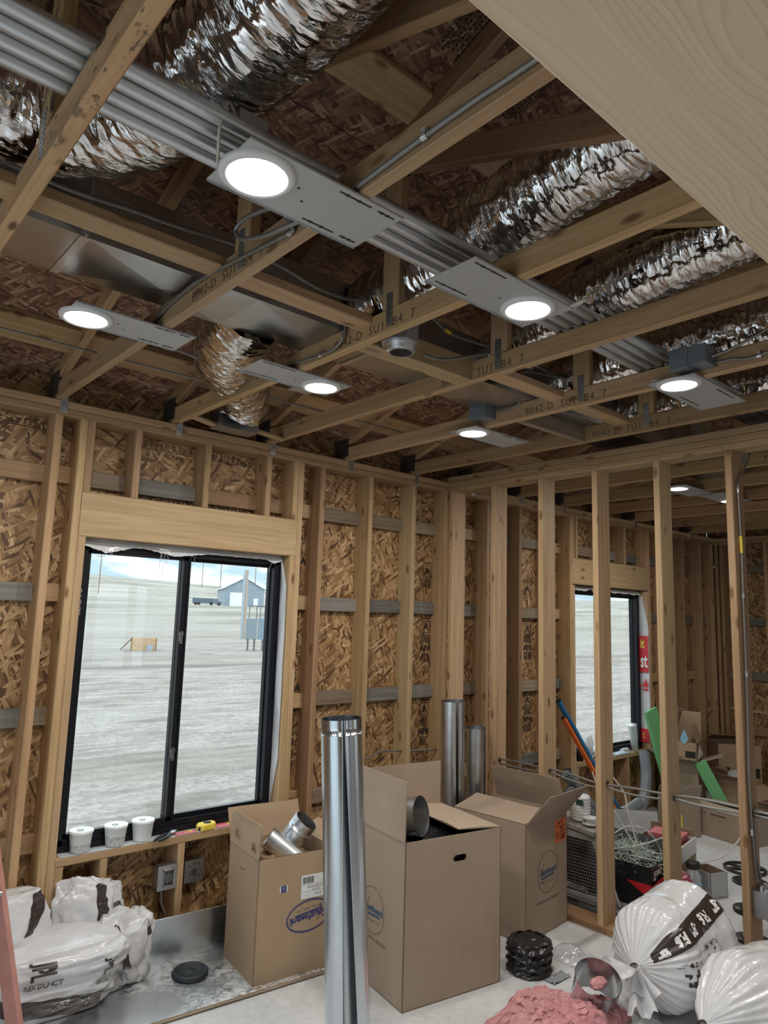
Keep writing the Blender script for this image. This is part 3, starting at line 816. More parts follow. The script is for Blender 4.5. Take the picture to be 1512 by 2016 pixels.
# ------------------------------------------------------------------ roof trusses
labels = {-3: None, -2: None,
 -1: 'roof truss with mould-speckled bottom chord crossing under the conduits nearest the viewer',
 0: 'roof truss with armored cable clipped along its chord, under the largest downlight plate',
 1: 'roof truss carrying the second large downlight plate, beside the round ceiling box',
 2: 'roof truss crossing between the second large downlight and the boxed downlight by the conduits',
 3: 'roof truss with grey junction boxes fixed above two downlights on its chord',
 4: 'last roof truss before the stud partition, on the big window side of it',
 5: 'first roof truss past the stud partition, right behind its top plates',
 6: 'second roof truss past the stud partition', 7: 'third roof truss past the stud partition',
 8: 'fourth roof truss past the stud partition', 9: 'fifth roof truss past the stud partition',
 10: 'sixth roof truss past the stud partition', 11: 'last roof truss, closest to the end wall of the further room'}
for k in range(-1, 12):
    x = S * k - .008
    t = thing('roof_truss', labels[k], 'roof truss', (x, 0, H), 'roof trusses')
    bm_ = M_MOLD if k == -1 else (M_WOOD2 if k in (0, 3) else M_WOOD)
    yr = RY + .02
    yw = -1.93 if k == -1 else -1.795
    bc = board('bottom_chord', t, bm_, (x, SD, H + .0445), (x, yr, H + .0445), .089, T, (0, 0, 1))
    # top chord just below the deck
    off = .047
    board('top_chord', t, M_WOOD if k > -1 else M_MOLD, (x, .6, deck_z(.6) - off), (x, yr, deck_z(yr) - off), .089, T, (0, 0, 1))
    board('vertical_web', t, M_MOLD if k == -1 else random.choice((M_WOOD, M_WOOD2)), (x, yw, H + .0895), (x, yw, deck_z(yw) - .1), .089, T, (0, 1, 0))
    board('diagonal_web', t, M_WOOD3 if k in (0, 1) else M_WOOD, (x, -1.86, 3.41), (x, -3.25, 2.895), .089, T, (0, 0, 1))
    board('diagonal_web', t, M_WOOD, (x, -3.30, 2.895), (x, yr + .05, deck_z(yr) - .2), .089, T, (0, 0, 1))
    def plate(y, z, w, h, rot=0):
        m = MB()
        for sx in (-.0195, .0195):
            m.box((sx, 0, 0), (.0012, w, h))
        nr = max(2, int(h / .012)); nc = max(2, int(w / .014))
        for i in range(nr):
            for j in range(nc):
                m.box((-.0208, (j + .5) / nc * w - w / 2, (i + .5) / nr * h - h / 2), (.0016, w / nc * .4, h / nr * .55))
        part('truss_plate', xf(m, Matrix.Translation((x, y, z)) @ Matrix.Rotation(rot, 4, 'X')), M_STEELD if w > .05 else M_BOXST, t)
    plate(.055, H + .085, .15, .125)
    plate(yw, H + .083, .034, .13)
    plate(-1.83, 3.42, .10, .11, -an)
    m = MB()                                     # hurricane tie on the top plates
    m.box((x + .022, -.0012, H - .022), (.036, .0024, .085)); m.box((x + .0205, -.02, H + .03), (.0024, .04, .06))
    m.prism([(x + .006, H + .02), (x + .04, H + .02), (x + .04, H - .01)], -.004, -.001)
    part('hurricane_tie', m, M_GALV, t)
    if 0 <= k <= 4:
        mt = text_mb([('8042-D  SU1  B4  7', 0, 0, .05, dict(space=1.15))])
        decal('lettering', mt, M_INKB, bc, plane_M((x - .019, -1.70, H + .031), (0, -1, 0), (0, 0, 1), .0008))
    elif k >= 5:
        mt = text_mb([('8042-D  SU1  B4  7', 0, 0, .045, dict(res=1))])
        decal('lettering', mt, M_INKB, bc, plane_M((x - .019, -2.1, H + .045), (0, -1, 0), (0, 0, 1), .0008))

# mill stamps printed on the underside of two roof panels
rs = random.Random(3)
for x0, y0 in ((.50, -2.10), (.78, -2.05), (.95, -2.3)):
    m = MB()
    for r in range(11):
        xx = rs.uniform(0, .03)
        while xx < rs.uniform(.22, .32):
            l = rs.uniform(.004, .016); rect2d(m, xx, -r * .017, xx + l * .8, -r * .017 + .0095 + rs.uniform(-.002, .002)); xx += l + rs.choice((.002, .003, .008))
    rect2d(m, -.01, .016, .31, .019); rect2d(m, -.01, -.083, .31, -.080)
    t2 = text_mb([('400', .24, -.215, .035, dict(res=1, bold=.001))]); m.add(t2.v, t2.f)
    decal('grade_stamp', m, M_STAMP, ce, plane_M((x0, y0, deck_z(y0)), (0, -cos(an), sin(an)), (-1, 0, 0), .0015))

# ------------------------------------------------------------------ windows
def window(name, x0, x1, z0, z1, mull, yf=.085, slider=True):
    w = thing(name, None, None, kind='structure')
    m = MB()
    f = .052
    ya, yb = yf, yf + .085
    for (a, b, c, d) in ((x0, x0 + f * .8, z0, z1), (x1 - f, x1, z0, z1), (x0, x1, z0, z0 + f), (x0, x1, z1 - f, z1)):
        m.bb(a, b, ya, yb, c, d)
    m.bb(x0 + .01, x1 - .01, ya - .012, ya, z0, z0 + .028)          # inner lip of the sill track
    m.bb(x0 + .03, x1 - .03, ya + .004, ya + .010, z0 + f, z0 + f + .004)
    part('window_frame', m, M_BLACK, w)
    glass = []
    def sash(a, b, y):
        m = MB(); s = .030
        for (p, q, c, d) in ((a, a + s, z0 + f, z1 - f), (b - s, b, z0 + f, z1 - f), (a, b, z0 + f, z0 + f + s * .8), (a, b, z1 - f - s * .6, z1 - f)):
            m.bb(p, q, y, y + .03, c, d)
        so = part('sash', m, M_BLACK, w)
        m = MB(); m.bb(a + s, b - s, y + .012, y + .018, z0 + f + s * .8, z1 - f - s * .6)
        part('pane', m, M_GLASS, so)
    sash(x0 + f * .55, mull + .02, ya + .008)
    sash(mull - .012, x1 - f * .55, ya + .042)
    m = MB(); m.bb(mull + .018, mull + .03, ya + .002, ya + .05, z0 + f, z1 - f)
    part('meeting_rail', m, M_BLACK, w)
    for zz in (z0 + .40, z0 + 1.02):
        m = MB(); m.bb(mull - .006, mull + .008, ya - .002, ya + .008, zz - .035, zz + .035)
        m.bb(mull - .014, mull - .002, ya - .014, ya - .004, zz - .02, zz + .02); m.bb(mull - .02, mull + .004, ya - .018, ya - .008, zz + .012, zz + .03)
        part('latch', m, M_STEELD, w, label='grey metal latch')
    return w
w1 = window('window_1', .185, 1.397, .570, 2.086, .765)
w2 = window('window_2', 4.445, 5.688, .545, 2.065, 5.02)

def nz(*a): return noise.noise(Vector(a))
# white flashing fabric left around the big window
def cloth(fn, nu, nv, name, parent, mat=None):
    m = MB(); m.grid(fn, nu, nv); return part(name, m, mat or M_WRAP, parent)
def headflap(x0, x1, zt, drop):
    def fn(u, v):
        x = x0 + (x1 - x0) * u
        d = drop(u) * (1 + .12 * nz(u * 60, 3, 1))
        return Vector((x, .075 - .018 * v - .012 * nz(u * 9, v * 2, 5) * v, zt - d * v))
    return fn
cloth(headflap(.19, 1.385, 2.089, lambda u: .030 + .040 * max(0, 1 - abs(u - .10) / .12) + .028 * max(0, 1 - abs(u - .42) / .16) + .02 * max(0, 1 - abs(u - .95) / .05)), 120, 6, 'flashing_cloth', w1)
for x, l in ((.33, .05), (.335, .035), (.60, .10), (.607, .07), (.622, .12), (.64, .06), (.80, .05), (1.30, .05)):
    pts = [Vector((x + .012 * nz(k * .7, x * 20, 2) * k * .5, .055 + .004 * k, 2.04 - l * k / 6)) for k in range(7)]
    m = MB(); m.tube(pts, .0011, 4); part('loose_thread', m, M_WRAP, w1)
def jamb(xj, sgn, z0, z1, yedge, thick=.012):
    def fn(u, v):
        z = z0 + (z1 - z0) * u
        ye = yedge(u)
        y = .088 + (ye - .088) * v
        return Vector((xj - sgn * (.004 + thick * (.5 + nz(u * 7, v * 1.5, xj)) * (1 - abs(2 * v - 1) ** 3)), y, z))
    return fn
cloth(jamb(1.397, 1, .60, 2.06, lambda u: .088 - .072 * min(1, u * 5) * (1 - max(0, (u - .9) / .1) * .8) * (1 + .08 * nz(u * 5, 0, 0)), .010), 60, 10, 'flashing_cloth', w1)
cloth(jamb(.180, -1, .62, 2.0, lambda u: .050 + .02 * nz(u * 12, 2, 7), .010), 80, 6, 'flashing_cloth', w1)
for z, l in ((1.80, .09), (1.76, .06), (1.84, .05)):
    pts = [Vector((.195 + .005 * sin(k * 1.3 + z * 9), .05, z - l * k / 8)) for k in range(9)]
    m = MB(); m.tube(pts, .0013, 4); part('loose_thread', m, M_WRAP, w1)
cloth(headflap(4.45, 5.66, 2.068, lambda u: .035 + .02 * nz(u * 14, 1, 2)), 60, 5, 'flashing_cloth', w2)
wr2 = cloth(jamb(5.690, 1, .60, 2.02, lambda u: -.012 + .06 * max(0, (u - .78) / .22) + .05 * max(0, .16 - u) / .16, .006), 60, 8, 'flashing_cloth', w2)
Mj = plane_M((5.676, 0, 0), (0, -1, 0), (0, 0, 1), .002)
m = MB(); rect2d(m, -.088, 1.27, .010, 1.63); rect2d(m, -.088, .60, .0, .73)
decal('printed_red_block', m, M_RED, wr2, Mj)
Mj2 = plane_M((5.671, 0, 0), (0, -1, 0), (0, 0, 1), .002)
decal('lettering', text_mb([('st', -.036, 1.38, .19, dict(bold=.004, sx=.55))]), M_WPRINT, wr2, Mj2)
decal('lettering', text_mb([('it', -.05, 1.55, .13, dict(bold=.004, sx=.6)), ('t', -.055, .67, .11, dict(sx=.7))]), M_YELLOW, wr2, Mj2)
m = text_mb([('k', -.075, 1.14, .10, dict(sx=.7))])
m.add([(-.055, 1.13, 0), (-.048, 1.19, 0), (-.035, 1.16, 0), (-.022, 1.22, 0), (-.009, 1.16, 0), (.004, 1.19, 0), (.008, 1.13, 0)], [(0, 1, 2), (2, 3, 4), (4, 5, 6), (0, 2, 4, 6)])
rect2d(m, -.05, 1.095, .004, 1.115)
decal('printed_crown', m, M_RED, wr2, Mj2)

# ------------------------------------------------------------------ trunk duct
DX = [-2.5, -.40, .82, 2.04, 3.26, 4.5]
DY0, DY1, DZ0, DZ1 = -1.51, -1.21, H + .0905, H + .0905 + .20
td = thing('trunk_duct', 'galvanized sheet metal trunk duct resting across the truss chords', 'duct', (-.4, -1.36, DZ0))
def ductface(m, p00, p10, p11, p01, out, h=.012):
    c = (Vector(p00) + Vector(p11)) / 2 + Vector(out) * h
    m.add([p00, p10, p11, p01, c], [(0, 1, 4), (1, 2, 4), (2, 3, 4), (3, 0, 4)])
for a, b in zip(DX[:-1], DX[1:]):
    m = MB(); n = max(1, round((b - a) / .61))
    for i in range(n):
        x0 = a + (b - a) * i / n; x1 = a + (b - a) * (i + 1) / n
        ductface(m, (x0, DY1, DZ0), (x1, DY1, DZ0), (x1, DY0, DZ0), (x0, DY0, DZ0), (0, 0, -1))
        ductface(m, (x0, DY0, DZ0), (x1, DY0, DZ0), (x1, DY0, DZ1), (x0, DY0, DZ1), (0, -1, 0))
        ductface(m, (x0, DY0, DZ1), (x1, DY0, DZ1), (x1, DY1, DZ1), (x0, DY1, DZ1), (0, 0, 1))
        ductface(m, (x0, DY1, DZ1), (x1, DY1, DZ1), (x1, DY1, DZ0), (x0, DY1, DZ0), (0, 1, 0))
    part('duct_section', m, M_DUCT, td)
for x in DX[:-1]:
    m = MB()
    m.bb(x - .014, x + .014, DY0 - .004, DY1 + .004, DZ0 - .004, DZ0 - .001); m.bb(x - .014, x + .014, DY0 - .004, DY1 + .004, DZ1 + .001, DZ1 + .004)
    m.bb(x - .002, x + .002, DY0 - .022, DY0 - .001, DZ0 - .004, DZ1 + .004); m.bb(x - .014, x + .014, DY0 - .004, DY0 - .001, DZ0, DZ1)
    m.bb(x - .014, x + .014, DY1 + .001, DY1 + .004, DZ0, DZ1)
    part('drive_cleat', m, M_GALV, td)

# ------------------------------------------------------------------ foil jacketed flexible ducts
def catmull(pts, step):
    P = [Vector(p) for p in pts]
    P = [P[0] * 2 - P[1]] + P + [P[-1] * 2 - P[-2]]
    out = []
    for i in range(1, len(P) - 2):
        n = max(1, int((P[i + 1] - P[i]).length / step))
        for k in range(n):
            t = k / n
            a, b, c, d = P[i - 1], P[i], P[i + 1], P[i + 2]
            out.append(.5 * ((2 * b) + (c - a) * t + (2 * a - 5 * b + 4 * c - d) * t * t + (3 * b - a - 3 * c + d) * t ** 3))
    out.append(P[-2])
    return out
class Flex:
    def __init__(self, pts, r, seed, amp=1.0, step=.0075, n=64):
        self.p = catmull(pts, step); self.r = r; self.n = n; self.seed = seed; self.amp = amp
        self.fr = []
        ref = Vector((0, 0, 1))
        m = len(self.p)
        for i, p in enumerate(self.p):
            t = (self.p[min(i + 1, m - 1)] - self.p[max(i - 1, 0)]).normalized()
            if abs(t.z) > .95 and i == 0: ref = Vector((0, 1, 0))
            a = (ref - t * ref.dot(t)).normalized(); b = t.cross(a); ref = a
            self.fr.append((a, b))
        self.s = [0]
        for i in range(1, m): self.s.append(self.s[-1] + (self.p[i] - self.p[i - 1]).length)
    def pt(self, i, th, off=0):
        a, b = self.fr[i]
        rr = self.r(self.s[i] / self.s[-1]) if callable(self.r) else self.r
        s = self.s[i]; q = self.seed
        d = .008 * (noise.voronoi(Vector((s * 24 + q + .6 * nz(s * 6, cos(th) * 2, sin(th) * 2), cos(th) * 2.0, sin(th) * 2.0)))[0][0] - .45) + .006 * (noise.voronoi(Vector((s * 60 + q, cos(th) * 4.4, sin(th) * 4.4 + q)))[0][0] - .4) + .003 * nz(s * 70, cos(th) * 3 + q, sin(th) * 3)
        return self.p[i] + (a * cos(th) + b * sin(th)) * (rr + d * self.amp + off)
    def mb(self):
        m = MB(); n = self.n
        vs = [self.pt(i, 2 * pi * k / n) for i in range(len(self.p)) for k in range(n)]
        fs = [(i * n + k, i * n + (k + 1) % n, (i + 1) * n + (k + 1) % n, (i + 1) * n + k) for i in range(len(self.p) - 1) for k in range(n)]
        m.add(vs, fs, True); return m
    def wrap(self, t2, s0, th0, flip=1):
        """flat lettering wrapped on the duct: x along the path from s0, y around it"""
        m = MB(); vs = []
        for v in t2.v:
            s = s0 + v[0] * flip
            i = min(range(len(self.s)), key=lambda k: abs(self.s[k] - s))
            vs.append(self.pt(i, th0 - v[1] * flip / self.r_at(i), .007))
        m.add(vs, t2.f); return m
    def r_at(self, i): return self.r(self.s[i] / self.s[-1]) if callable(self.r) else self.r
def flexduct(label, pts, r, seed, prints=(), amp=1.0):
    fx = Flex(pts, r, seed, amp)
    m = fx.mb()
    zs = min(v[2] for v in m.v)
    t = thing('flexible_duct', label, 'duct', Vector((fx.p[0].x, fx.p[0].y, zs)), 'foil flexible ducts')
    part('foil_jacket', m, M_FOIL, t)
    for body, s0, th0, size, bold, flip in prints:
        part('lettering', fx.wrap(text_mb([(body, 0, 0, size, dict(bold=bold))]), s0, th0, flip), M_INK, t)['kind'] = 'stuff'
    return fx
flexduct('thick foil flexible duct above the conduits nearest the viewer, bending along the trunk duct',
         [(-2.2, -1.67, 3.04), (-1.2, -1.67, 3.04), (-.72, -1.68, 3.045), (-.48, -1.78, 3.055), (-.34, -2.05, 3.075), (-.285, -2.4, 3.10), (-.27, -2.9, 3.13), (-.25, -3.7, 3.18)], .15, 1.0, amp=1.2)
flexduct('crumpled foil flexible duct rising past the second truss behind the overhead beam',
         [(.72, -1.53, 2.97), (.73, -1.75, 2.99), (.73, -2.1, 3.06), (.74, -2.6, 3.16), (.75, -3.5, 3.20)], .135, 9.0, amp=1.3)
D3 = flexduct('foil flexible duct printed 6" and R-6 between the conduits and the overhead beam',
         [(1.50, -1.53, 2.98), (1.46, -1.75, 3.0), (1.40, -2.1, 3.05), (1.37, -2.6, 3.10), (1.36, -3.6, 3.14)], .125, 21.0,
         [('R-6', 1.13, 2.3, .075, 0, 1), ('6"', .86, 2.3, .075, 0, 1), ('JPL', .58, 2.45, .12, .006, 1), ('R-6', .24, 2.2, .06, 0, 1)], amp=.8)
flexduct('foil flexible duct sagging behind the grey junction box by the conduits',
         [(2.05, -1.53, 2.98), (2.02, -1.8, 3.0), (2.05, -2.1, 3.02), (2.08, -2.4, 3.02), (2.2, -2.9, 3.08), (2.2, -3.4, 3.1)], .135, 33.0, amp=1.2)
flexduct('foil flexible duct over the chord nearest the partition, partly hidden by the bright light plate',
         [(2.72, -1.53, 2.98), (2.70, -1.9, 2.98), (2.72, -2.4, 3.0), (2.74, -3.0, 3.04)], .13, 41.0, amp=1.4)
flexduct('foil flexible duct dropping from the trunk duct to the boot above the window wall',
         [(.37, -1.20, 2.985), (.39, -1.03, 2.965), (.48, -.80, 2.945), (.63, -.58, 2.935), (.79, -.40, 2.915), (.87, -.28, 2.87), (.875, -.235, 2.835)], lambda t: .165 - .05 * max(0, (t - .45) / .55), 55.0, amp=1.5)
flexduct('foil flexible duct glimpsed between the far trusses past the partition',
         [(3.95, -1.0, 2.96), (3.9, -.8, 2.93), (3.80, -.5, 2.93), (3.72, -.3, 2.88)], .11, 63.0, amp=1.4)
# register boot under the duct
bt = thing('register_boot', 'galvanized register boot set on the window wall plate under a foil duct', 'duct boot', (.875, -.16, 2.735))
m = MB(); m.bb(.75, 1.0, -.215, -.10, 2.742, 2.815)
part('boot_box', m, M_GALV, bt)
m = MB()
n = 24; top = [Vector((.875 + .095 * cos(2 * pi * k / n), -.185 + .075 * sin(2 * pi * k / n), 2.86)) for k in range(n)]
def sq(k):
    a = 2 * pi * k / n; c, s_ = cos(a), sin(a); q = max(abs(c), abs(s_)); return Vector((.875 + .125 * c / q, -.158 + .057 * s_ / q, 2.815))
m.add([sq(k) for k in range(n)] + top, [(k, (k + 1) % n, n + (k + 1) % n, n + k) for k in range(n)])
part('transition_collar', m, M_GALV, bt)
for x0, x1 in ((.62, .75), (1.0, 1.2)):
    board('wood_cleat', bt, M_WOOD2, (x0, -.16, 2.775), (x1, -.16, 2.755), .045, .019, (0, 1, 0))

# ------------------------------------------------------------------ four parallel conduits
lab = ['galvanized conduit, first of the four from the window wall', 'galvanized conduit, second of the four from the window wall', 'galvanized conduit, third of the four from the window wall', 'galvanized conduit, fourth of the four from the window wall and farthest from it']
for i, y in enumerate((-2.092, -2.142, -2.192, -2.242)):
    t = thing('conduit', lab[i], 'conduit', (0, y, H + .0895), 'conduits on the truss chords')
    m = MB(); m.tube([(-2.6, y, H + .0895 + .0205), (5.0, y, H + .0895 + .0205)], .0200, 20)
    part('pipe', m, M_CONDUIT, t)
    for xc in (-.02 + i * .03, 3.05):
        m = MB(); m.tube([(xc - .04, y, H + .11), (xc + .04, y, H + .11)], .0225, 20)
        part('coupling', m, M_CONDUIT, t)

# ------------------------------------------------------------------ LED downlights on mounting plates
def downlight(label, c, plate, slots, skew=0):
    x, y = c
    t = thing('recessed_light', label, 'downlight', (x, y, H - .02), 'LED downlights')
    x0, x1, y0, y1 = plate
    m = MB(); m.bb(x0, x1, y0, y1, H - .004, H - .002)
    p = part('mounting_plate', m, M_PLATE, t)
    m = MB()
    m.bb(x0, x1, y0 - .0015, y0, H - .008, H - .002); m.bb(x0, x1, y1, y1 + .0015, H - .008, H - .002)
    part('plate_flange', m, M_PLATE, t)
    for hx in (.40, .48):
        m = MB(); m.lathe([(.0045, 0), (.0001, -.0006)], 10, Matrix.Translation((x0 + (x1 - x0) * (hx if x < (x0 + x1) / 2 else 1 - hx), y + .02 * (1 if hx > .44 else -1), H - .0041)))
        part('screw_hole', m, M_INK, p)
    for sx0, sx1, sy in slots:
        m = MB()
        m.bb(sx0, sx1, sy - .003, sy + .003, H - .0046, H - .0038)
        for q in (.25, .6): m.bb(sx0 + (sx1 - sx0) * q - .004, sx0 + (sx1 - sx0) * q + .004, sy - .005, sy + .005, H - .005, H - .0038)
        part('slot', m, M_INK, p)
    m = MB(); m.lathe([(.090, H - .004), (.090, H - .010), (.084, H - .016), (.074, H - .017), (.069, H - .013), (.069, H - .009)], 48, Matrix.Translation((x, y, 0)))
    part('trim_ring', m, M_TRIM, t)
    m = MB(); m.lathe([(.0695, H - .0125), (.05, H - .0135), (.0001, H - .014)], 40, Matrix.Translation((x, y, 0)))
    part('lens', m, M_LENS, t)
    ld = bpy.data.lights.new('led', 'AREA'); ld.shape = 'DISK'; ld.size = .13; ld.energy = LAMP_W; ld.color = LAMP_COL
    lo = bpy.data.objects.new('led_disc', ld)
    put(lo, t, Matrix.Translation((x, y, H - .019)))
    return t
L1 = downlight('largest bright downlight on a long plate below the conduits', (-.253, -2.27), (-.33, .12, -2.372, -2.168), ((-.07, .03, -2.35), (.05, .105, -2.35), (-.07, .03, -2.19), (.05, .105, -2.19)))
L2 = downlight('bright downlight on a plate below the conduits beside the foil duct printed R-6', (.767, -2.272), (.398, .88, -2.372, -2.168), ((.42, .56, -2.35), (.42, .56, -2.19)))
L3 = downlight('bright downlight on a plate under the sheathed roof near the window wall plate', (-.262, -1.134), (-.33, .105, -1.245, -1.055), ((-.05, .03, -1.225), (.045, .09, -1.225), (-.05, .03, -1.075), (.045, .09, -1.075)))
L4 = downlight('small bright downlight on a plate beside the foil duct drop', (.769, -1.127), (.400, .868, -1.225, -1.035), ((.42, .58, -1.205), (.42, .58, -1.055)))
L5 = downlight('bright downlight with stacked grey junction box above it near the partition', (1.816, -1.105), (1.73, 2.20, -1.20, -1.01), ((1.98, 2.06, -1.18), (2.09, 2.17, -1.18)))
L6 = downlight('bright downlight with grey junction box at the conduits\' far end', (1.805, -2.27), (1.73, 2.24, -2.372, -2.168), ((1.98, 2.16, -2.35), (1.98, 2.16, -2.19)))
L7 = downlight('bright downlight seen between partition studs in the further room', (4.016, -1.17), (3.94, 4.42, -1.27, -1.07), ((4.15, 4.3, -1.25),))
L8 = downlight('half hidden downlight behind the partition stud with the cable', (4.775, -1.24), (4.40, 4.90, -1.34, -1.14), ((4.45, 4.6, -1.32),))
# boxes and leads of the downlights
m = MB(); m.bb(1.700, 1.800, -2.432, -2.284, H + .026, H + .102); m.bb(1.697, 1.75, -2.36, -2.284, H + .02, H + .105)
part('junction_box', m, M_PVC, L6, label='grey metal box')
m = MB(); m.bb(1.715, 1.80, -1.275, -1.165, H + .03, H + .11); m.bb(1.712, 1.80, -1.278, -1.16, H + .115, H + .195)
part('junction_box', m, M_PVC, L5, label='grey metal box')
m = MB(); m.bb(-.285, -.205, -2.225, -2.168, H + .132, H + .178)
part('driver_box', m, plain('pale_box', (.42, .43, .42), .5), L1, label='pale grey box')
m = MB(); m.bb(-.16, -.02, -1.05, -1.0, H + .01, H + .05); part('driver_box', m, M_BLACKP, L3)
m = MB(); m.bb(.70, .80, -1.02, -.96, H + .002, H + .05); part('driver_box', m, M_BOXST, L4)
m = MB(); m.bb(4.05, 4.2, -1.05, -.98, H + .002, H + .06); part('driver_box', m, M_BLACKP, L7)
def lead(t, pts, r=.004): 
    m = MB(); m.tube(catmull(pts, .012), r, 8); part('lead_wire', m, M_CABLEW, t)
lead(L1, [(-.33, -2.22, H), (-.345, -2.25, H + .08), (-.33, -2.25, H + .15), (-.285, -2.21, H + .16)])
lead(L2, [(.87, -2.30, H), (.90, -2.36, H + .015), (.91, -2.39, H + .03), (.89, -2.41, H + .02), (.86, -2.37, H)], .006)
lead(L3, [(-.02, -1.03, H + .02), (.03, -1.08, H + .015), (.07, -1.15, H + .03)], .006)
lead(L6, [(1.73, -2.19, H + .01), (1.78, -2.24, H + .012), (1.79, -2.28, H + .02)], .005)
lead(L7, [(4.3, -1.06, H + .01), (4.36, -1.12, H + .02), (4.4, -1.2, H + .01)], .006)

# ------------------------------------------------------------------ armored and plastic cables
def ribbed(pts, r=.0072, rib=.0045):
    p = catmull(pts, rib)
    m = MB(); m.tube(p, [r if i % 2 else r * .84 for i in range(len(p))], 8); return m
def armored(label, pts, r=.0072, clips=(), extra=None, rib=.0045):
    m = ribbed(pts, r, rib)
    zs = min(v[2] for v in m.v)
    t = thing('armored_cable', label, 'cable', (pts[0][0], pts[0][1], zs), 'armored cables')
    part('armor', m, M_MC, t)
    for (x, y, z, d) in clips:
        mm = MB(); mm.tube([Vector((x, y, z)) - Vector(d) * .008, Vector((x, y, z)) + Vector(d) * .008], r * 1.35, 10); mm.box((x, y, z + .012), (.012, .012, .014))
        part('strap', mm, M_GALV, t)
    if extra: 
        mm = MB(); mm.tube([Vector(q) for q in extra[0]], r * 1.25, 10); part('tape_band', mm, extra[1], t)
    return t
xc = -.0355
armored('armored cable strapped along the chord beside the largest downlight', [(xc, -3.4, 2.775), (xc, -2.886, 2.781), (xc, -2.753, 2.784), (xc, -2.606, 2.782), (xc, -2.359, 2.773), (xc, -2.16, 2.770)], clips=[(xc, -2.606, 2.782, (0, 1, 0))])
armored('armored cable drooping along a chord from the largest downlight toward the window wall', [(xc, -2.10, 2.776), (xc, -2.069, 2.774), (xc, -1.879, 2.795), (xc, -1.552, 2.826), (xc, -1.321, 2.819), (xc, -1.217, 2.80), (-.03, -1.12, 2.785)], clips=[(xc, -2.08, 2.775, (0, 1, 0))])
armored('armored cable looping below the largest downlight plate', [(-.06, -2.13, 2.80), (-.075, -2.05, 2.843), (-.085, -1.926, 2.865), (-.085, -1.862, 2.855), (-.08, -1.889, 2.816), (-.07, -1.992, 2.785), (-.06, -2.085, 2.775), (-.045, -2.16, 2.775)])
armored('short armored cable dropping from the largest downlight plate to the chord strap', [(-.055, -2.05, 2.86), (-.052, -2.075, 2.82), (-.046, -2.098, 2.79), (-.04, -2.10, 2.772)])
armored('armored cable draped along the trunk duct over two truss chords', [(-1.4, -1.60, 2.935), (-.662, -1.6, 2.93), (-.476, -1.6, 2.926), (-.299, -1.6, 2.940), (-.15, -1.6, 2.947), (.056, -1.6, 2.965), (.24, -1.6, 2.955), (.339, -1.6, 2.938), (.432, -1.6, 2.929), (.552, -1.6, 2.937), (.64, -1.6, 2.975), (.75, -1.6, 3.02)], r=.008)
armored('armored cable clamped at the corner of the trunk duct and chord above the small downlight', [(.566, -1.555, 2.86), (.566, -1.548, 2.81), (.566, -1.495, 2.775), (.566, -1.377, 2.772), (.566, -1.154, 2.79)], r=.0068, clips=[(.566, -1.545, 2.81, (0, 0, 1)), (.566, -1.40, 2.772, (0, 1, 0))])
armored('armored cable running from the round ceiling box to the third truss', [(.80, -1.75, 2.742), (.904, -1.75, 2.752), (1.052, -1.75, 2.805), (1.19, -1.75, 2.86)], r=.0068)
armored('armored cable with yellow tape above the round ceiling box', [(.95, -1.60, 3.02), (.995, -1.62, 2.98), (1.07, -1.62, 2.955), (1.193, -1.62, 2.955), (1.455, -1.62, 2.978)], extra=([(1.05, -1.62, 2.961), (1.085, -1.62, 2.953)], M_YELLOW))
armored('upper of two armored cables sagging past the fourth truss web', [(1.6, -1.62, 2.98), (1.708, -1.62, 2.968), (1.876, -1.62, 2.965), (2.126, -1.62, 2.99)])
armored('lower of two armored cables sagging past the fourth truss web', [(1.5, -1.64, 2.93), (1.608, -1.64, 2.915), (1.832, -1.64, 2.945), (2.102, -1.64, 2.985)])
armored('thin armored cable strung below the roof along the window wall', [(-1.5, -.5, 2.86), (-.4, -.5, 2.862), (-.044, -.5, 2.862), (.321, -.5, 2.862), (.589, -.5, 2.865), (1.046, -.5, 2.866), (1.628, -.5, 2.867), (2.3, -.5, 2.866)], r=.0052, rib=.006)
armored('armored cable from the downlight by the window wall to the foil duct drop', [(.0, -1.0, 2.83), (.096, -.86, 2.858), (.30, -.78, 2.862), (.50, -.74, 2.86)], r=.007, rib=.006)
armored('short curled armored cable below the downlight by the window wall', [(-.13, -1.02, 2.795), (-.16, -.97, 2.80), (-.11, -.95, 2.81), (-.04, -.98, 2.83)], r=.008)
armored('dark armored cable rising from the junction box at the conduits to the beam', [(1.75, -2.435, 2.815), (1.755, -2.505, 2.827), (1.76, -2.583, 2.851), (1.765, -2.75, 2.90), (1.77, -3.2, 2.95)], r=.0065)
armored('armored cable strapped along the chord from the junction box at the conduits', [(1.79, -2.432, 2.80), (1.79, -2.503, 2.797), (1.79, -2.57, 2.785), (1.79, -2.75, 2.80), (1.79, -3.3, 2.80)], r=.0065, clips=[(1.79, -2.60, 2.785, (0, 1, 0))])
armored('short armored cable from the stacked junction box to the chord', [(1.79, -1.278, 2.83), (1.79, -1.36, 2.822), (1.79, -1.43, 2.835), (1.79, -1.46, 2.87)], r=.006)
yq = YP - 4 * G - .019 - .009
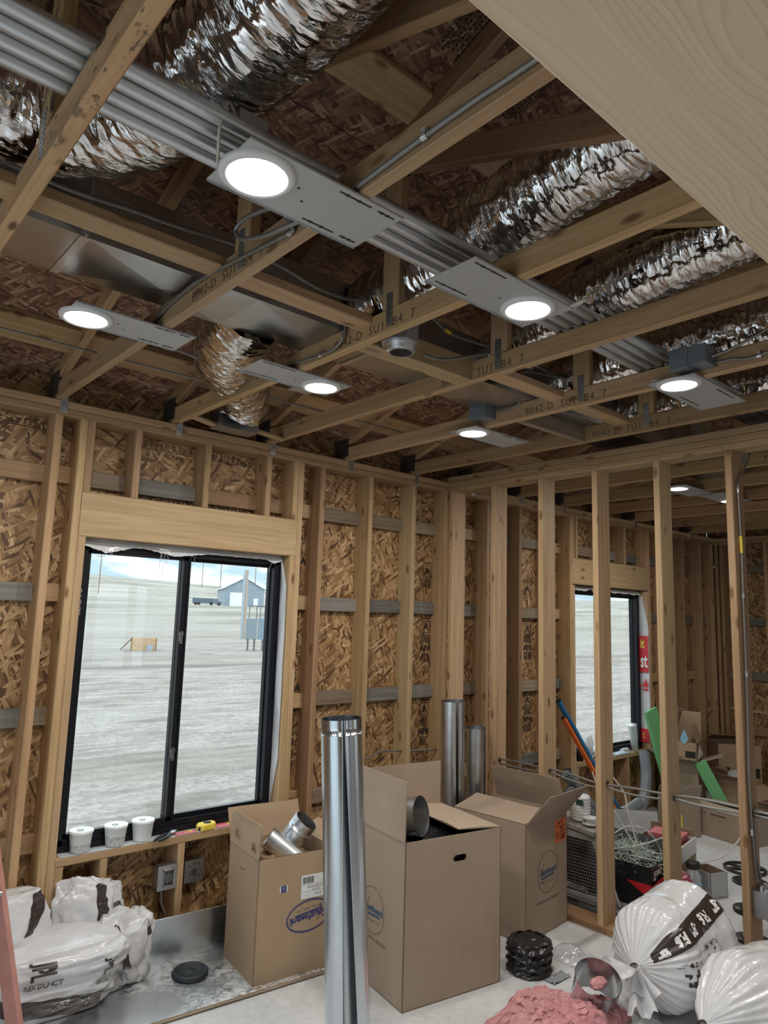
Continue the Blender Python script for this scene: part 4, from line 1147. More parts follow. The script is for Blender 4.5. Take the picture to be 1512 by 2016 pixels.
t9 = armored('long armored cable running down the partition stud to the metal box', [(3.00, yq - .02, 2.74), (2.96, yq - .01, 2.64), (2.862, yq, 2.522), (2.848, yq, 2.451), (2.858, yq, 2.153), (2.852, yq, 1.834), (2.85, yq, 1.575), (2.838, yq, 1.222), (2.828, yq, 1.029), (2.832, yq, .856), (2.85, yq, .649), (2.872, yq, .50)], r=.0062, clips=[(2.848, yq, 2.46, (0, 0, 1)), (2.853, yq, 1.9, (0, 0, 1)), (2.85, yq, 1.5, (0, 0, 1)), (2.834, yq, .73, (0, 0, 1))], extra=([(2.856, yq, 2.22), (2.858, yq, 2.13)], M_YELLOW))
armored('second armored cable beside the long one, low on the partition stud', [(2.90, yq - .01, .84), (2.875, yq - .002, .78), (2.868, yq, .68), (2.88, yq, .60), (2.915, yq, .50)], r=.0062)
zz = [(.805, 0), (.814, 0), (.811, 0), (.814, 0), (.810, 0), (.793, 0), (.795, 0), (.806, 0), (.811, 0), (.816, 0), (.829, 0), (.829, 0), (.825, 0), (.823, 0)]
yv = [-.40, -.594, -.765, -.854, -.986, -1.163, -1.248, -1.394, -1.549, -1.651, -1.805, -1.988, -2.07, -2.4]
armored('upper armored cable threaded through holes in the partition studs', [(2.87, y, z[0] + .006) for y, z in zip(yv, zz)], r=.0068)
armored('lower armored cable threaded through holes in the partition studs', [(2.872, y, z[0] - .012 - .02 * abs(sin((y + .43) / G * pi))) for y, z in zip(yv, zz)], r=.0068)
def whitecable(label, pts, r=.004, mat=None):
    p = catmull(pts, .015); m = MB(); m.tube(p, r, 8)
    return single('electric_cable', m, mat or M_CABLEW, label, 'cable', 'loose electric cables')
whitecable('grey cable curving between wall studs beside the upright pipes', [(2.05, .06, .80), (2.231, .05, .845), (2.417, .05, .832), (2.76, .05, .809)], .006, M_MC)
whitecable('grey cable arching behind the tall shiny pipe near the corner', [(2.80, .06, .88), (2.95, .05, .93), (3.2, .05, .85), (3.25, .05, .60)], .006, M_MC)
whitecable('thin cable between studs on the window wall of the further room', [(6.10, .06, .86), (6.432, .05, .876), (6.7, .05, .80), (6.953, .05, .82), (7.19, .05, .83)], .006, M_CABLEW)
whitecable('thin cable stretched across the end wall studs', [(XE + .06, -.1, .85), (XE + .06, -.8, .82), (XE + .06, -1.6, .84)], .006, M_CABLEW)

# ------------------------------------------------------------------ ceiling and wall boxes
jb = thing('ceiling_box', 'round galvanized ceiling box with a black socket ring hung on wood blocking', 'electrical box', (.70, -1.72, H - .03))
m = MB()
oc = [(.075 * cos(pi / 8 + k * pi / 4), .075 * sin(pi / 8 + k * pi / 4)) for k in range(8)]
m.add([(.70 + a, -1.725 + b, H + .005) for a, b in oc] + [(.70 + a, -1.725 + b, H + .075) for a, b in oc], [tuple(range(8))[::-1], tuple(range(8, 16))] + [(k, (k + 1) % 8, 8 + (k + 1) % 8, 8 + k) for k in range(8)])
part('box_body', m, M_BOXST, jb)
m = MB(); m.lathe([(.062, H + .005), (.062, H - .005), (.056, H - .007), (.056, H - .018), (.05, H - .028), (.043, H - .030), (.043, H - .01), (.0001, H - .01)], 32, Matrix.Translation((.705, -1.728, 0)))
part('socket_ring', m, M_BOXST, jb)
m = MB(); m.lathe([(.043, H - .0285), (.0375, H - .0295), (.036, H - .012), (.0001, H - .0115)], 32, Matrix.Translation((.705, -1.728, 0)))
part('socket_opening', m, M_INK, jb)
m = MB(); m.bb(.63, .70, -1.62, -1.60, H + .0, H + .05); part('bracket', m, M_BOXST, jb)
def wallbox(label, x0, x1, z0, z1, y0, y1, open_):
    t = thing('outlet_box', label, 'electrical box', ((x0 + x1) / 2, y1, z0), 'metal outlet boxes')
    m = MB(); e = .003
    m.bb(x0, x0 + e, y0, y1, z0, z1); m.bb(x1 - e, x1, y0, y1, z0, z1); m.bb(x0, x1, y0, y1, z0, z0 + e); m.bb(x0, x1, y0, y1, z1 - e, z1); m.bb(x0, x1, y1 - e, y1, z0, z1)
    part('box_body', m, M_BOXST, t)
    m = MB()
    if open_:
        a0, a1, c0, c1 = x0 + .022, x1 - .022, z0 + .018, z1 - .018
        m.bb(x0 - .003, a0, y0 - .004, y0, z0 - .003, z1 + .003); m.bb(a1, x1 + .003, y0 - .004, y0, z0 - .003, z1 + .003)
        m.bb(a0, a1, y0 - .004, y0, z0 - .003, c0); m.bb(a0, a1, y0 - .004, y0, c1, z1 + .003)
        for p in ((a0, a0 + .003, c0, c1), (a1 - .003, a1, c0, c1), (a0, a1, c0, c0 + .003), (a0, a1, c1 - .003, c1)): m.bb(p[0], p[1], y0 - .018, y0 - .004, p[2], p[3])
        part('mud_ring', m, M_BOXST, t)
        m = MB()
        for q in range(4): m.tube([(a0 + .006 + q * .013, y0 + .012, c1 - .005), (a0 + .02 + q * .011, y0 + .006, (c0 + c1) / 2), (a0 + .03 + q * .009, y0 + .014, c0 + .004)], .0025, 6)
        part('wire', m, M_CABLEW, t)
    else:
        m.bb(x0 - .002, x1 + .002, y0 - .003, y0, z0 - .002, z1 + .002); part('cover_plate', m, M_BOXST, t)
        m = MB()
        for (px, pz, r) in ((.5, .45, .018), (.25, .75, .006), (.3, .35, .006), (.75, .8, .006), (.8, .25, .005), (.5, .85, .008), (.12, .5, .004)):
            m.lathe([(r, 0), (.0001, .0006)], 14, Matrix.Translation((x0 + (x1 - x0) * px, y0 - .0032, z0 + (z1 - z0) * pz)) @ Matrix.Rotation(pi / 2, 4, 'X'))
        part('knockout', m, M_STEELD, t)
wallbox('open metal outlet box with wires on the stud below the big window', .692, .792, .318, .432, .0, .055, True)
wallbox('closed metal box with knockouts below the big window, beside the open outlet box', .872, .975, .298, .408, .065, .12, False)
wallbox('small outlet box below the far window', 4.905, 4.975, .28, .42, .02, .07, True)
armored('short armored cable dangling from the open outlet box to the metal pan', [(.73, .035, .318), (.735, .03, .24), (.76, .02, .17), (.755, .01, .11), (.70, -.0, .06), (.62, -.01, .03)], r=.0065)
bx = thing('junction_box', 'grey steel junction box low on the partition stud with armored cables', 'electrical box', (2.90, yq - .03, .33))
m = MB(); m.bb(2.83, 2.96, yq - .055, yq + .008, .345, .465); part('box_body', m, M_BOXST, bx)
m = MB(); m.bb(2.826, 2.964, yq - .060, yq - .055, .341, .469); part('cover_plate', m, M_BOXST, bx)
m = MB()
for px, pz in ((.3, .45), (.42, .45), (.7, .5), (.62, .7), (.5, .3)): m.lathe([(.004, 0), (.0001, .0006)], 10, Matrix.Translation((2.826 + .138 * px, yq - .0603, .341 + .128 * pz)) @ Matrix.Rotation(pi / 2, 4, 'X'))
part('screw_hole', m, M_INK, bx)
for px in (2.872, 2.915):
    m = MB(); m.tube([(px, yq - .02, .465), (px, yq - .02, .485)], .012, 10); part('connector', m, M_GALV, bx)

# ------------------------------------------------------------------ cartons
def carton(name, label, corner, rz, w, d, h, mat, flaps, inner=None, slot=None, group=None, cat='box', fold=None):
    """corner: the front left corner on the floor; flaps: side -> (length, angle from closed, skew)"""
    R = Matrix.Rotation(rz, 4, 'Z')
    z0 = corner[2] if len(corner) > 2 else 0
    c = Vector((corner[0], corner[1], z0)) + R @ Vector((w / 2, d / 2, 0))
    M = Matrix.Translation(c) @ R
    t = thing(name, label, cat, M, group)
    e = .005
    m = MB()
    m.bb(-w / 2, -w / 2 + e, -d / 2, d / 2, 0, h); m.bb(w / 2 - e, w / 2, -d / 2, d / 2, 0, h)
    m.bb(-w / 2, w / 2, d / 2 - e, d / 2, 0, h); m.bb(-w / 2, w / 2, -d / 2, d / 2, 0, e)
    if slot:
        sx, sz, sw, sh = slot
        for p in ((-w / 2, sx - sw / 2, 0, h), (sx + sw / 2, w / 2, 0, h), (sx - sw / 2, sx + sw / 2, 0, sz - sh / 2), (sx - sw / 2, sx + sw / 2, sz + sh / 2, h)):
            m.bb(p[0], p[1], -d / 2, -d / 2 + e, p[2], p[3])
        q = sh / 2
        for sg in (-1, 1):                              # rounded ends of the hand hole
            for k in range(4):
                a0 = pi / 2 * k / 4; 
                xk = sx + sg * (sw / 2 - q + q * sin(a0 + pi / 16)); zk = q * cos(a0 + pi / 8)
                m.bb(xk, sx + sg * sw / 2, -d / 2, -d / 2 + e, sz + zk, sz + q); m.bb(xk, sx + sg * sw / 2, -d / 2, -d / 2 + e, sz - q, sz - zk)
    else:
        m.bb(-w / 2, w / 2, -d / 2, -d / 2 + e, 0, h)
    part('carton_body', m, mat, t, True)
    H_ = {'F': ((-w / 2, -d / 2), (w / 2, -d / 2), (0, 1)), 'B': ((w / 2, d / 2), (-w / 2, d / 2), (0, -1)), 'L': ((-w / 2, d / 2), (-w / 2, -d / 2), (1, 0)), 'R': ((w / 2, -d / 2), (w / 2, d / 2), (-1, 0))}
    for s, (ln, ang, skew) in flaps.items():
        a, b, inw = H_[s]
        a = Vector((*a, h)); b = Vector((*b, h)); inw = Vector((*inw, 0))
        al = radians(ang)
        dr = inw * cos(al) + Vector((0, 0, 1)) * sin(al)
        nrm = (b - a).normalized().cross(dr).normalized()
        ax = (b - a).normalized()
        m = MB(); n = 8
        def fn(u, v, a=a, b=b, dr=dr, nrm=nrm, ln=ln, ax=ax, skew=skew):
            p = a + (b - a) * (u * .99 + .005) + dr * (v * ln) + ax * (skew * v * ln)
            return p + nrm * (.006 * v * nz(u * 3 + ln * 50, v * 2, w * 10))
        for off in (0, .004):
            m.grid(lambda u, v: fn(u, v) + nrm * off, n, 5, smooth=False)
        k = [fn(u, 1) for u in (0, 1)] + [fn(u, 0) for u in (0, 1)]
        m.add([k[0], k[1], k[1] + nrm * .004, k[0] + nrm * .004], [(0, 1, 2, 3)])
        m.add([k[0], k[2], k[2] + nrm * .004, k[0] + nrm * .004], [(0, 1, 2, 3)])
        m.add([k[1], k[3], k[3] + nrm * .004, k[1] + nrm * .004], [(0, 1, 2, 3)])
        part('flap', m, mat, t, True)
    t['_'] = 0; del t['_']
    return t, M
def onface(M, w, d, face):
    """plane matrix of a carton face with its origin at the bottom, left end seen from outside"""
    if face == 'F': o, ex = Vector((-w / 2, -d / 2, 0)), Vector((1, 0, 0))
    elif face == 'L': o, ex = Vector((-w / 2, d / 2, 0)), Vector((0, -1, 0))
    else: o, ex = Vector((w / 2, -d / 2, 0)), Vector((0, 1, 0))
    R = M.to_3x3()
    return plane_M(M @ o, R @ ex, (0, 0, 1), .0012)
def logo(rx, ry, ring, word):
    m = MB(); ring2d(m, 0, 0, rx, ry, ring, 48)
    a = text_mb([('Southwark', .0, .004, word, dict(shear=.35, bold=.0012, space=.92))])
    g = rx * .62
    b = MB(); b.add([(-g, -ry * .30, 0), (g, -ry * .22, 0), (g, -ry * .13, 0), (-g, -ry * .20, 0)], [(0, 1, 2, 3)])
    s = MB(); s.tube([(-g * .75, -ry * .42, 0), (-g * .95, -ry * .38, 0), (-g * .9, -ry * .2, 0), (-g * .72, ry * .3, 0), (-g * .62, ry * .45, 0), (-g * .5, ry * .4, 0)], .0016, 4)
    for v in s.v: pass
    s.v = [(x, y, 0) for x, y, z in s.v]
    c = text_mb([('METAL MFG. CO.', 0, -ry * .47, word * .32, dict(space=1.25))])
    return m, a, b, s, c
def merge(*ms):
    r = MB()
    for q in ms: r.add(q.v, q.f)
    return r

# carton A under the big window
tA, MA = carton('carton', 'tall brown carton with upside-down blue oval logo standing on the metal pan', (.940, -.556), radians(-7), .42, .36, .562, M_CARD,
                {'L': (.155, 86, 0), 'B': (.16, 112, 0), 'R': (.11, 150, 0), 'F': (.10, -38, 0)}, group='brown cartons')
FA = onface(MA, .42, .36, 'F')
m, a, b, s, c = logo(.125, .074, .007, .052)
decal('printed_logo', xf(merge(m, a, b, s, c), Matrix.Rotation(pi + .10, 4, 'Z')), M_BLUEINK, tA, FA @ Matrix.Translation((.285, .265, 0)))
mm = MB(); rect2d(mm, .235, .345, .40, .455); lb = decal('shipping_label', mm, M_PAPER, tA, FA, label='white shipping label')
mm = MB()
xx = .243
while xx < .305:
    q = random.choice((.001, .002, .003)); rect2d(mm, xx, .415, xx + q, .446); xx += q + random.choice((.001, .0015, .002))
for y in (.408, .376): rect2d(mm, .237, y, .398, y + .0012)
rect2d(mm, .275, .347, .2762, .376)
for p in (('HALF-FAB TRUNK', .32, .398, .013), ('KT10 759', .318, .385, .010), ('#HY9BR', .33, .362, .010), ('10', .258, .361, .010)):
    q = text_mb([(p[0], 0, 0, p[3], dict(res=1))]); q = xf(q, Matrix.Translation((p[1], p[2], 0)) @ Matrix.Rotation(pi, 4, 'Z')); mm.add(q.v, q.f)
decal('lettering', mm, M_INK, lb, FA @ Matrix.Translation((0, 0, .0006)))
mm = MB(); rect2d(mm, .130, .392, .172, .422); st = decal('sticker', mm, M_PAPER, tA, FA @ Matrix.Rotation(.03, 4, 'Z'))
mm = MB(); rect2d(mm, .136, .3925, .166, .4215); decal('sticker_print', mm, M_BLUEINK, tA, FA @ Matrix.Rotation(.03, 4, 'Z') @ Matrix.Translation((0, 0, .0005)))
q = text_mb([('BOX', .151, .412, .008, dict(res=1)), ('36', .151, .403, .010, dict(res=1))]); decal('lettering', q, M_WPRINT, tA, FA @ Matrix.Rotation(.03, 4, 'Z') @ Matrix.Translation((0, 0, .001)))
# pencilled letters on the raised flap
LA = onface(MA, .42, .36, 'L')
decal('pencil_mark', text_mb([('A', .30, .045, .075, dict(shear=.1)), ('K', .10, .06, .07, dict(shear=.2))]), M_INKB, tA, LA @ Matrix.Translation((0, .562, .0)) @ Matrix.Rotation(radians(8), 4, 'X') @ Matrix.Translation((0, 0, .0008)))
# crinkled packing paper inside
def blob(fn_r, c, r, seed, amp, freq, nu=48, nv=28, zmin=None, ridged=True):
    m = MB()
    def fn(u, v):
        th = 2 * pi * u; ph = pi * v
        dr = Vector((sin(ph) * cos(th), sin(ph) * sin(th), cos(ph)))
        q = dr * freq + Vector((seed, seed * .7, 0))
        d = (noise.ridged_multi_fractal(q, 1, 2, 3, 1, 2) - 1.0) * .45 if ridged else noise.fractal(q, 1, 2, 4)
        k = 1 + amp * d
        p = Vector((c[0] + dr.x * r[0] * k, c[1] + dr.y * r[1] * k, c[2] + dr.z * r[2] * k))
        if fn_r: p = fn_r(p, dr)
        if zmin is not None and p.z < zmin: p.z = zmin + .004 * abs(d)
        return p
    m.grid(fn, nu, nv, wrap=True); return m
pk = blob(None, MA @ Vector((-.02, 0, .47)), (.185, .16, .075), 4, .5, 2.6)
single('packing_paper', pk, cardboard('kraft_paper', (.22, .135, .07), (.34, .22, .12)), 'crumpled brown packing paper filling the carton on the metal pan', 'paper')
# metal pipe fittings lying in carton A
def gapcyl(m, M, r, z0, z1, gap=0, n=40, crimp=None, taper=0, thick=.0015, nz_=8, bead=None):
    """sheet metal pipe along local z, open seam of `gap` radians"""
    def prof(z): return r + taper * (z - z0) / (z1 - z0)
    zs = [z0 + (z1 - z0) * k / nz_ for k in range(nz_ + 1)]
    if crimp: zs = sorted(set(zs + [z1 - crimp, z1 - crimp * 1.02, z1 - crimp * .5]))
    for off in (0, -thick):
        vs = []
        for z in zs:
            g = gap(z) if callable(gap) else gap
            for k in range(n + 1):
                a = g / 2 + (2 * pi - g) * k / n
                rr = prof(z) + off
                if crimp and z >= z1 - crimp: rr += -.003 + (.0022 if k % 2 else -.0022)
                if bead and abs(z - bead) < .006: rr += .003
                vs.append(M @ Vector((rr * cos(a), rr * sin(a), z)))
        w = n + 1
        m.add(vs, [(i * w + k, i * w + k + 1, (i + 1) * w + k + 1, (i + 1) * w + k) for i in range(len(zs) - 1) for k in range(n)], True)
    return m
def axisM(o, d):
    d = Vector(d).normalized(); a = Vector((0, 0, 1)) if abs(d.z) < .9 else Vector((1, 0, 0))
    x = a.cross(d).normalized(); y = d.cross(x)
    return Matrix(((x.x, y.x, d.x, o[0]), (x.y, y.y, d.y, o[1]), (x.z, y.z, d.z, o[2]), (0, 0, 0, 1)))
wy = thing('pipe_wye', 'shiny metal wye fitting with crimped end lying in the carton on the pan', 'pipe fitting', MA @ Vector((.03, 0, .52)))
m = MB(); gapcyl(m, axisM(MA @ Vector((.05, .06, .52)), (.34, -.42, .72)), .066, -.06, .18, 0, 72, crimp=.05); part('crimped_branch', m, M_GALV, wy)
m = MB(); gapcyl(m, axisM(MA @ Vector((-.03, -.05, .56)), (.55, -.48, -.52)), .055, -.085, .10, 0, 48); part('main_pipe', m, M_GALV, wy)

# carton B, the largest
tB, MBx = carton('carton', 'largest brown carton with a hand hole, a metal pipe poking out of its open top', (1.349, -1.143), radians(-9), .575, .50, .714, M_CARD2,
                {'L': (.268, 89, 0), 'B': (.23, 92, 0), 'R': (.27, 5, 0)}, slot=(.03, .607, .080, .030), group='brown cartons')
LB = onface(MBx, .575, .50, 'L')
m, a, b, s, c = logo(.100, .105, .0022, .042)
decal('printed_logo', merge(m, c), M_INKB, tB, LB @ Matrix.Translation((.235, .34, 0)))
decal('printed_logo', merge(a, b, s), M_BLUEINK2, tB, LB @ Matrix.Translation((.235, .34, 0)))
decal('lettering', text_mb([('INDIANAPOLIS, INDIANA', .235, .212, .020, dict(space=1.1))]), M_INKB, tB, LB)
pb = thing('duct_pipe', 'round metal pipe poking from the largest carton', 'pipe', MBx @ Vector((-.16, 0, .60)))
m = MB(); gapcyl(m, axisM(MBx @ Vector((-.165, .02, .75)), (.35, -.92, .18)), .094, -.055, .14, 0, 56, bead=.124); part('pipe_wall', m, M_GALV, pb)
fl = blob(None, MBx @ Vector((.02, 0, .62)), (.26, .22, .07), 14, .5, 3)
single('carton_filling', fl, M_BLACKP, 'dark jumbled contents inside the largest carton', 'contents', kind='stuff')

# carton C against the partition
tC, MC_ = carton('carton', 'brown carton with orange label and wide open flaps standing by the stud partition', (2.335, -1.066), radians(5.4), .455, .50, .618, M_CARD2,
                 {'L': (.235, 10, 0), 'R': (.20, 72, .05), 'F': (.235, 130, 0), 'B': (.20, -75, 0)}, group='brown cartons')
FC = onface(MC_, .455, .50, 'F')
m, a, b, s, c = logo(.112, .112, .0030, .046)
decal('printed_logo', merge(m, c), M_INKB, tC, FC @ Matrix.Translation((.235, .325, 0)))
decal('printed_logo', merge(a, b, s), M_BLUEINK2, tC, FC @ Matrix.Translation((.235, .325, 0)))
decal('lettering', text_mb([('INDIANAPOLIS, INDIANA', .235, .175, .020, dict(space=1.1))]), M_INKB, tC, FC)
mm = MB(); rect2d(mm, .315, .46, .44, .585); ol = decal('orange_label', mm, M_ORANGE, tC, FC, label='bright orange label')
mm = MB()
for y in (.545, .51): rect2d(mm, .318, y, .437, y + .002)
for p in (('MT  7.0', .378, .565, .018), ('07/18', .39, .535, .014), ('11-81-00', .40, .52, .012)):
    q = text_mb([(p[0], p[1], p[2], p[3], dict(res=1, bold=.0008))]); mm.add(q.v, q.f)
ring2d(mm, .345, .487, .018, .018, .004, 16); rect2d(mm, .333, .484, .357, .490)
xx = .378
while xx < .43:
    q = random.choice((.002, .003, .004)); rect2d(mm, xx, .468, xx + q, .503); xx += q + random.choice((.002, .003))
decal('lettering', mm, M_INK, ol, FC @ Matrix.Translation((0, 0, .0006)))

# ------------------------------------------------------------------ sheet metal pan on the floor
pn = thing('metal_pan', 'dusty galvanized L-shaped sheet metal pan along the window wall', 'sheet metal', (.5, -.3, .001))
rz = radians(-6)
RP = Matrix.Translation((.40, -.30, 0)) @ Matrix.Rotation(rz * .9, 4, 'Z')
def panfn(u, v):
    x = -.62 + 1.87 * u; y = -.265 + .505 * v
    return RP @ Vector((x, y, .003 + .0015 * (1 + nz(x * 3, y * 4, 2))))
m = MB(); m.grid(panfn, 60, 16); part('pan_floor', m, M_PAN, pn)
m = MB(); m.grid(lambda u, v: RP @ Vector((-.62 + 1.87 * u, .24 + .012 * v + .004 * nz(u * 9, v * 2, 1), .003 + .205 * v)), 60, 6); part('back_flange', m, galv('pan_flange', (.58, .62, .66), .26, .05), pn)
m = MB(); m.tube([RP @ Vector((-.62, .252, .208)), RP @ Vector((1.25, .252, .208))], .003, 6); part('flange_hem', m, M_GALV, pn)
m = MB(); m.tube([RP @ Vector((-.62, -.268, .008)), RP @ Vector((1.25, -.268, .008))], .006, 6); m.tube([RP @ Vector((-.62, -.25, .006)), RP @ Vector((1.25, -.25, .006))], .003, 6); part('front_hem', m, M_GREYB, pn)
ld = MB(); ld.lathe([(.0001, .006), (.078, .006), (.084, .010), (.084, .026), (.080, .030), (.071, .030), (.069, .025), (.030, .023), (.012, .024), (.011, .027), (.0001, .027)], 56, Matrix.Translation((.762, -.275, 0)))
for k in range(56):
    a = 2 * pi * k / 56; ld.box((.762 + .0845 * cos(a), -.275 + .0845 * sin(a), .017), (.003, .004, .014), Matrix.Rotation(a, 3, 'Z'))
single('bucket_lid', ld, plain('dark_lid', (.03, .038, .045), .5), 'round black plastic lid lying on the metal pan', 'lid')

# ------------------------------------------------------------------ upright duct pipes
tp = thing('duct_pipe', 'tall open-seam galvanized pipe standing upright in front of the cartons', 'pipe', (.83, -1.37, 0))
Mp = axisM((.852, -1.395, 0), (-.066, .05, 1.335))
sd = atan2(-.74, -.67)
Mp = Mp @ Matrix.Rotation(0, 4, 'Z')
# find local angle that faces the viewer's side of the seam
loc = Mp.inverted().to_3x3() @ Vector((CAM.x - .85 + .42, CAM.y + 1.39 - .10, 0))
sa = atan2(loc.y, loc.x)
Ms = Mp @ Matrix.Rotation(sa, 4, 'Z')
m = MB(); gapcyl(m, Ms, .0845, 0, 1.338, lambda z: .10 + .72 * (1 - z / 1.338), 88, crimp=.055, taper=-.003, nz_=22, bead=1.27)
part('pipe_wall', m, galv('pipe_sheet', (.60, .65, .69), .22, .05), tp)
m = MB()
for sg, off in ((1, 0), (-1, 0)):
    pts = []
    for k in range(23):
        z = 1.338 * k / 22; g = .10 + .72 * (1 - z / 1.338); a = sg * (g / 2 + .0)
        r = .0845 - .003 * z / 1.338 + .001
        if z > 1.28: r -= .004
        pts.append(Ms @ Vector((r * cos(a), r * sin(a), z)))
    m.tube(pts, .0022, 6)
part('seam_edge', m, M_GALV, tp)
for lab_, (x, y), r, h, sm in (('tall shiny pipe standing in the corner behind the orange-labelled carton', (2.47, -.405), .076, 1.212, 2), ('shorter shiny pipe standing beside the tall one behind the orange-labelled carton', (2.655, -.425), .064, 1.035, 5)):
    t = thing('duct_pipe', lab_, 'pipe', (x, y, 0))
    m = MB(); gapcyl(m, TR((x, y, 0), 3.75 + sm * .25, radians(1.2)), r, 0, h, .25, 56, nz_=14); part('pipe_wall', m, M_GALV, t)
    m = MB(); gapcyl(m, TR((x, y, 0), 3.0 + sm * .5), r * .72, .02, h + .006, 1.4, 40, nz_=10); part('nested_pipe', m, M_GALV, t)

# ------------------------------------------------------------------ things on the big window's sill
zs = Wz0
ss = thing('sill_membrane', 'red and white printed membrane strip lying on the big window sill', 'membrane', (.8, .04, zs))
def sillfn(u, v):
    x = .20 + 1.17 * u; ov = .004 + .003 * nz(u * 20, 1, 1)
    return Vector((x, .082 - .078 * v - ov * v, zs + .0015 + .0015 * nz(u * 25, v * 3, 3)))
m = MB(); m.grid(sillfn, 90, 5); part('strip', m, M_WRAP, ss)
for x0, x1, y0, y1, mt in ((.78, .90, .004, .05, M_RED), (.93, 1.0, .002, .03, M_RED), (1.02, 1.10, .004, .075, M_RED), (1.18, 1.33, .006, .07, M_RED), (.84, .88, .02, .06, M_YELLOW), (.95, .99, .03, .06, M_YELLOW), (1.10, 1.14, .02, .07, M_YELLOW)):
    m = MB(); m.grid(lambda u, v: Vector((x0 + (x1 - x0) * u, y0 + (y1 - y0) * v, zs + .0045 + .001 * nz(u * 3, v, 1))), 6, 3); part('printed_patch', m, mt if mt is M_YELLOW else plain('faded_red', (.62, .16, .18), .5), ss)
def cup(label, x, y, fill, dirty):
    t = thing('deli_cup', label, 'cup', (x, y, zs + .004), 'tubs on the window sill')
    z = zs + .004
    m = MB(); m.lathe([(.0001, z), (.042, z), (.0445, z + .004), (.0535, z + .085), (.056, z + .087), (.056, z + .095), (.0545, z + .096)], 36, Matrix.Translation((x, y, 0)))
    tt = NT('tub_' + str(dirty)); c = tt.coord()
    zz_ = tt.n('ShaderNodeSeparateXYZ', {0: tt.n('ShaderNodeTexCoord').outputs['Object']}).outputs[2]
    lv = tt.math('LESS_THAN', tt.math('ADD', zz_, tt.math('MULTIPLY', tt.noise(c, 30, 3), .03)), fill)
    col = tt.mix(lv, (.80, .83, .84, 1), tt.ramp(tt.noise(c, 60, 4), [(.35, (.46, .47, .46) if dirty else (.62, .64, .65)), (.6, (.70, .72, .72))]))
    tt.bsdf(col, .35)
    part('tub', m, tt.m, t)
    m = MB(); m.lathe([(.057, z + .088), (.0575, z + .097), (.054, z + .099), (.050, z + .096), (.0001, z + .096)], 36, Matrix.Translation((x, y, 0)))
    p = part('lid', m, M_WHITE, t)
    m = MB()
    for k in range(5):
        a0 = k * 1.3; m.tube([(x + .012 * cos(a0 + j * .4) * (1 + j * .1) - .005, y + .010 * sin(a0 + j * .4), z + .0966) for j in range(4)], .0012, 4)
    part('scribble', m, M_INK, p)
cup('left-over grit-filled white tub nearest the window corner, dirty inside'.replace('left-over ', ''), .302, .050, -.001, 2)
cup('white lidded tub half filled with pale powder, middle of the three tubs', .470, .045, .008, 1)
cup('clean white lidded tub beside the pruning snips', .612, .050, -.2, 0)
# snips
sn = thing('tin_snips', 'hand snips with black grips lying on the big window sill', 'tool', (.75, .035, zs + .008))
Rn = TR((.755, .030, zs + .010), radians(33))
for sg in (-1, 1):
    m = MB(); m.tube([Rn @ Vector((.0, sg * .006, .002)), Rn @ Vector((-.04, sg * .014, .004)), Rn @ Vector((-.09, sg * .018, .002)), Rn @ Vector((-.12, sg * .014, 0))], [.006, .0085, .0085, .006], 8); part('grip', m, M_BLACKP, sn)
    m = MB(); m.tube([Rn @ Vector((-.01, sg * .004, .003)), Rn @ Vector((.03, sg * .008, .004)), Rn @ Vector((.065, -sg * .001, .005))], [.006, .008, .002], 6); part('blade', m, M_GALV, sn)
m = MB(); m.lathe([(.007, 0), (.007, .012), (.0001, .013)], 12, Rn); part('pivot', m, M_STEELD, sn)
tm = thing('tape_measure', 'yellow tape measure lying on the big window sill', 'tool', (.95, .035, zs + .004))
Rt = TR((.965, .033, zs + .004), radians(12))
m = MB(); oc = [(-.055, -.012), (-.04, -.032), (.035, -.032), (.055, -.012), (.055, .02), (.03, .034), (-.04, .034), (-.055, .018)]
m.add([Rt @ Vector((a, b, 0)) for a, b in oc] + [Rt @ Vector((a, b, .022)) for a, b in oc] + [Rt @ Vector((a * .86, b * .84, .030)) for a, b in oc], [tuple(range(8))[::-1], tuple(range(16, 24))] + [(k, (k + 1) % 8, 8 + (k + 1) % 8, 8 + k) for k in range(8)] + [(8 + k, 8 + (k + 1) % 8, 16 + (k + 1) % 8, 16 + k) for k in range(8)])
part('case', m, M_YELLOW, tm)
m = MB(); m.lathe([(.021, .030), (.020, .034), (.0001, .035)], 24, Rt @ Matrix.Translation((.004, 0, 0))); part('centre_badge', m, M_INK, tm)
m = MB(); m.box(Rt @ Vector((-.056, -.012, .010)), (.006, .012, .016)); part('tape_mouth', m, M_INK, tm)

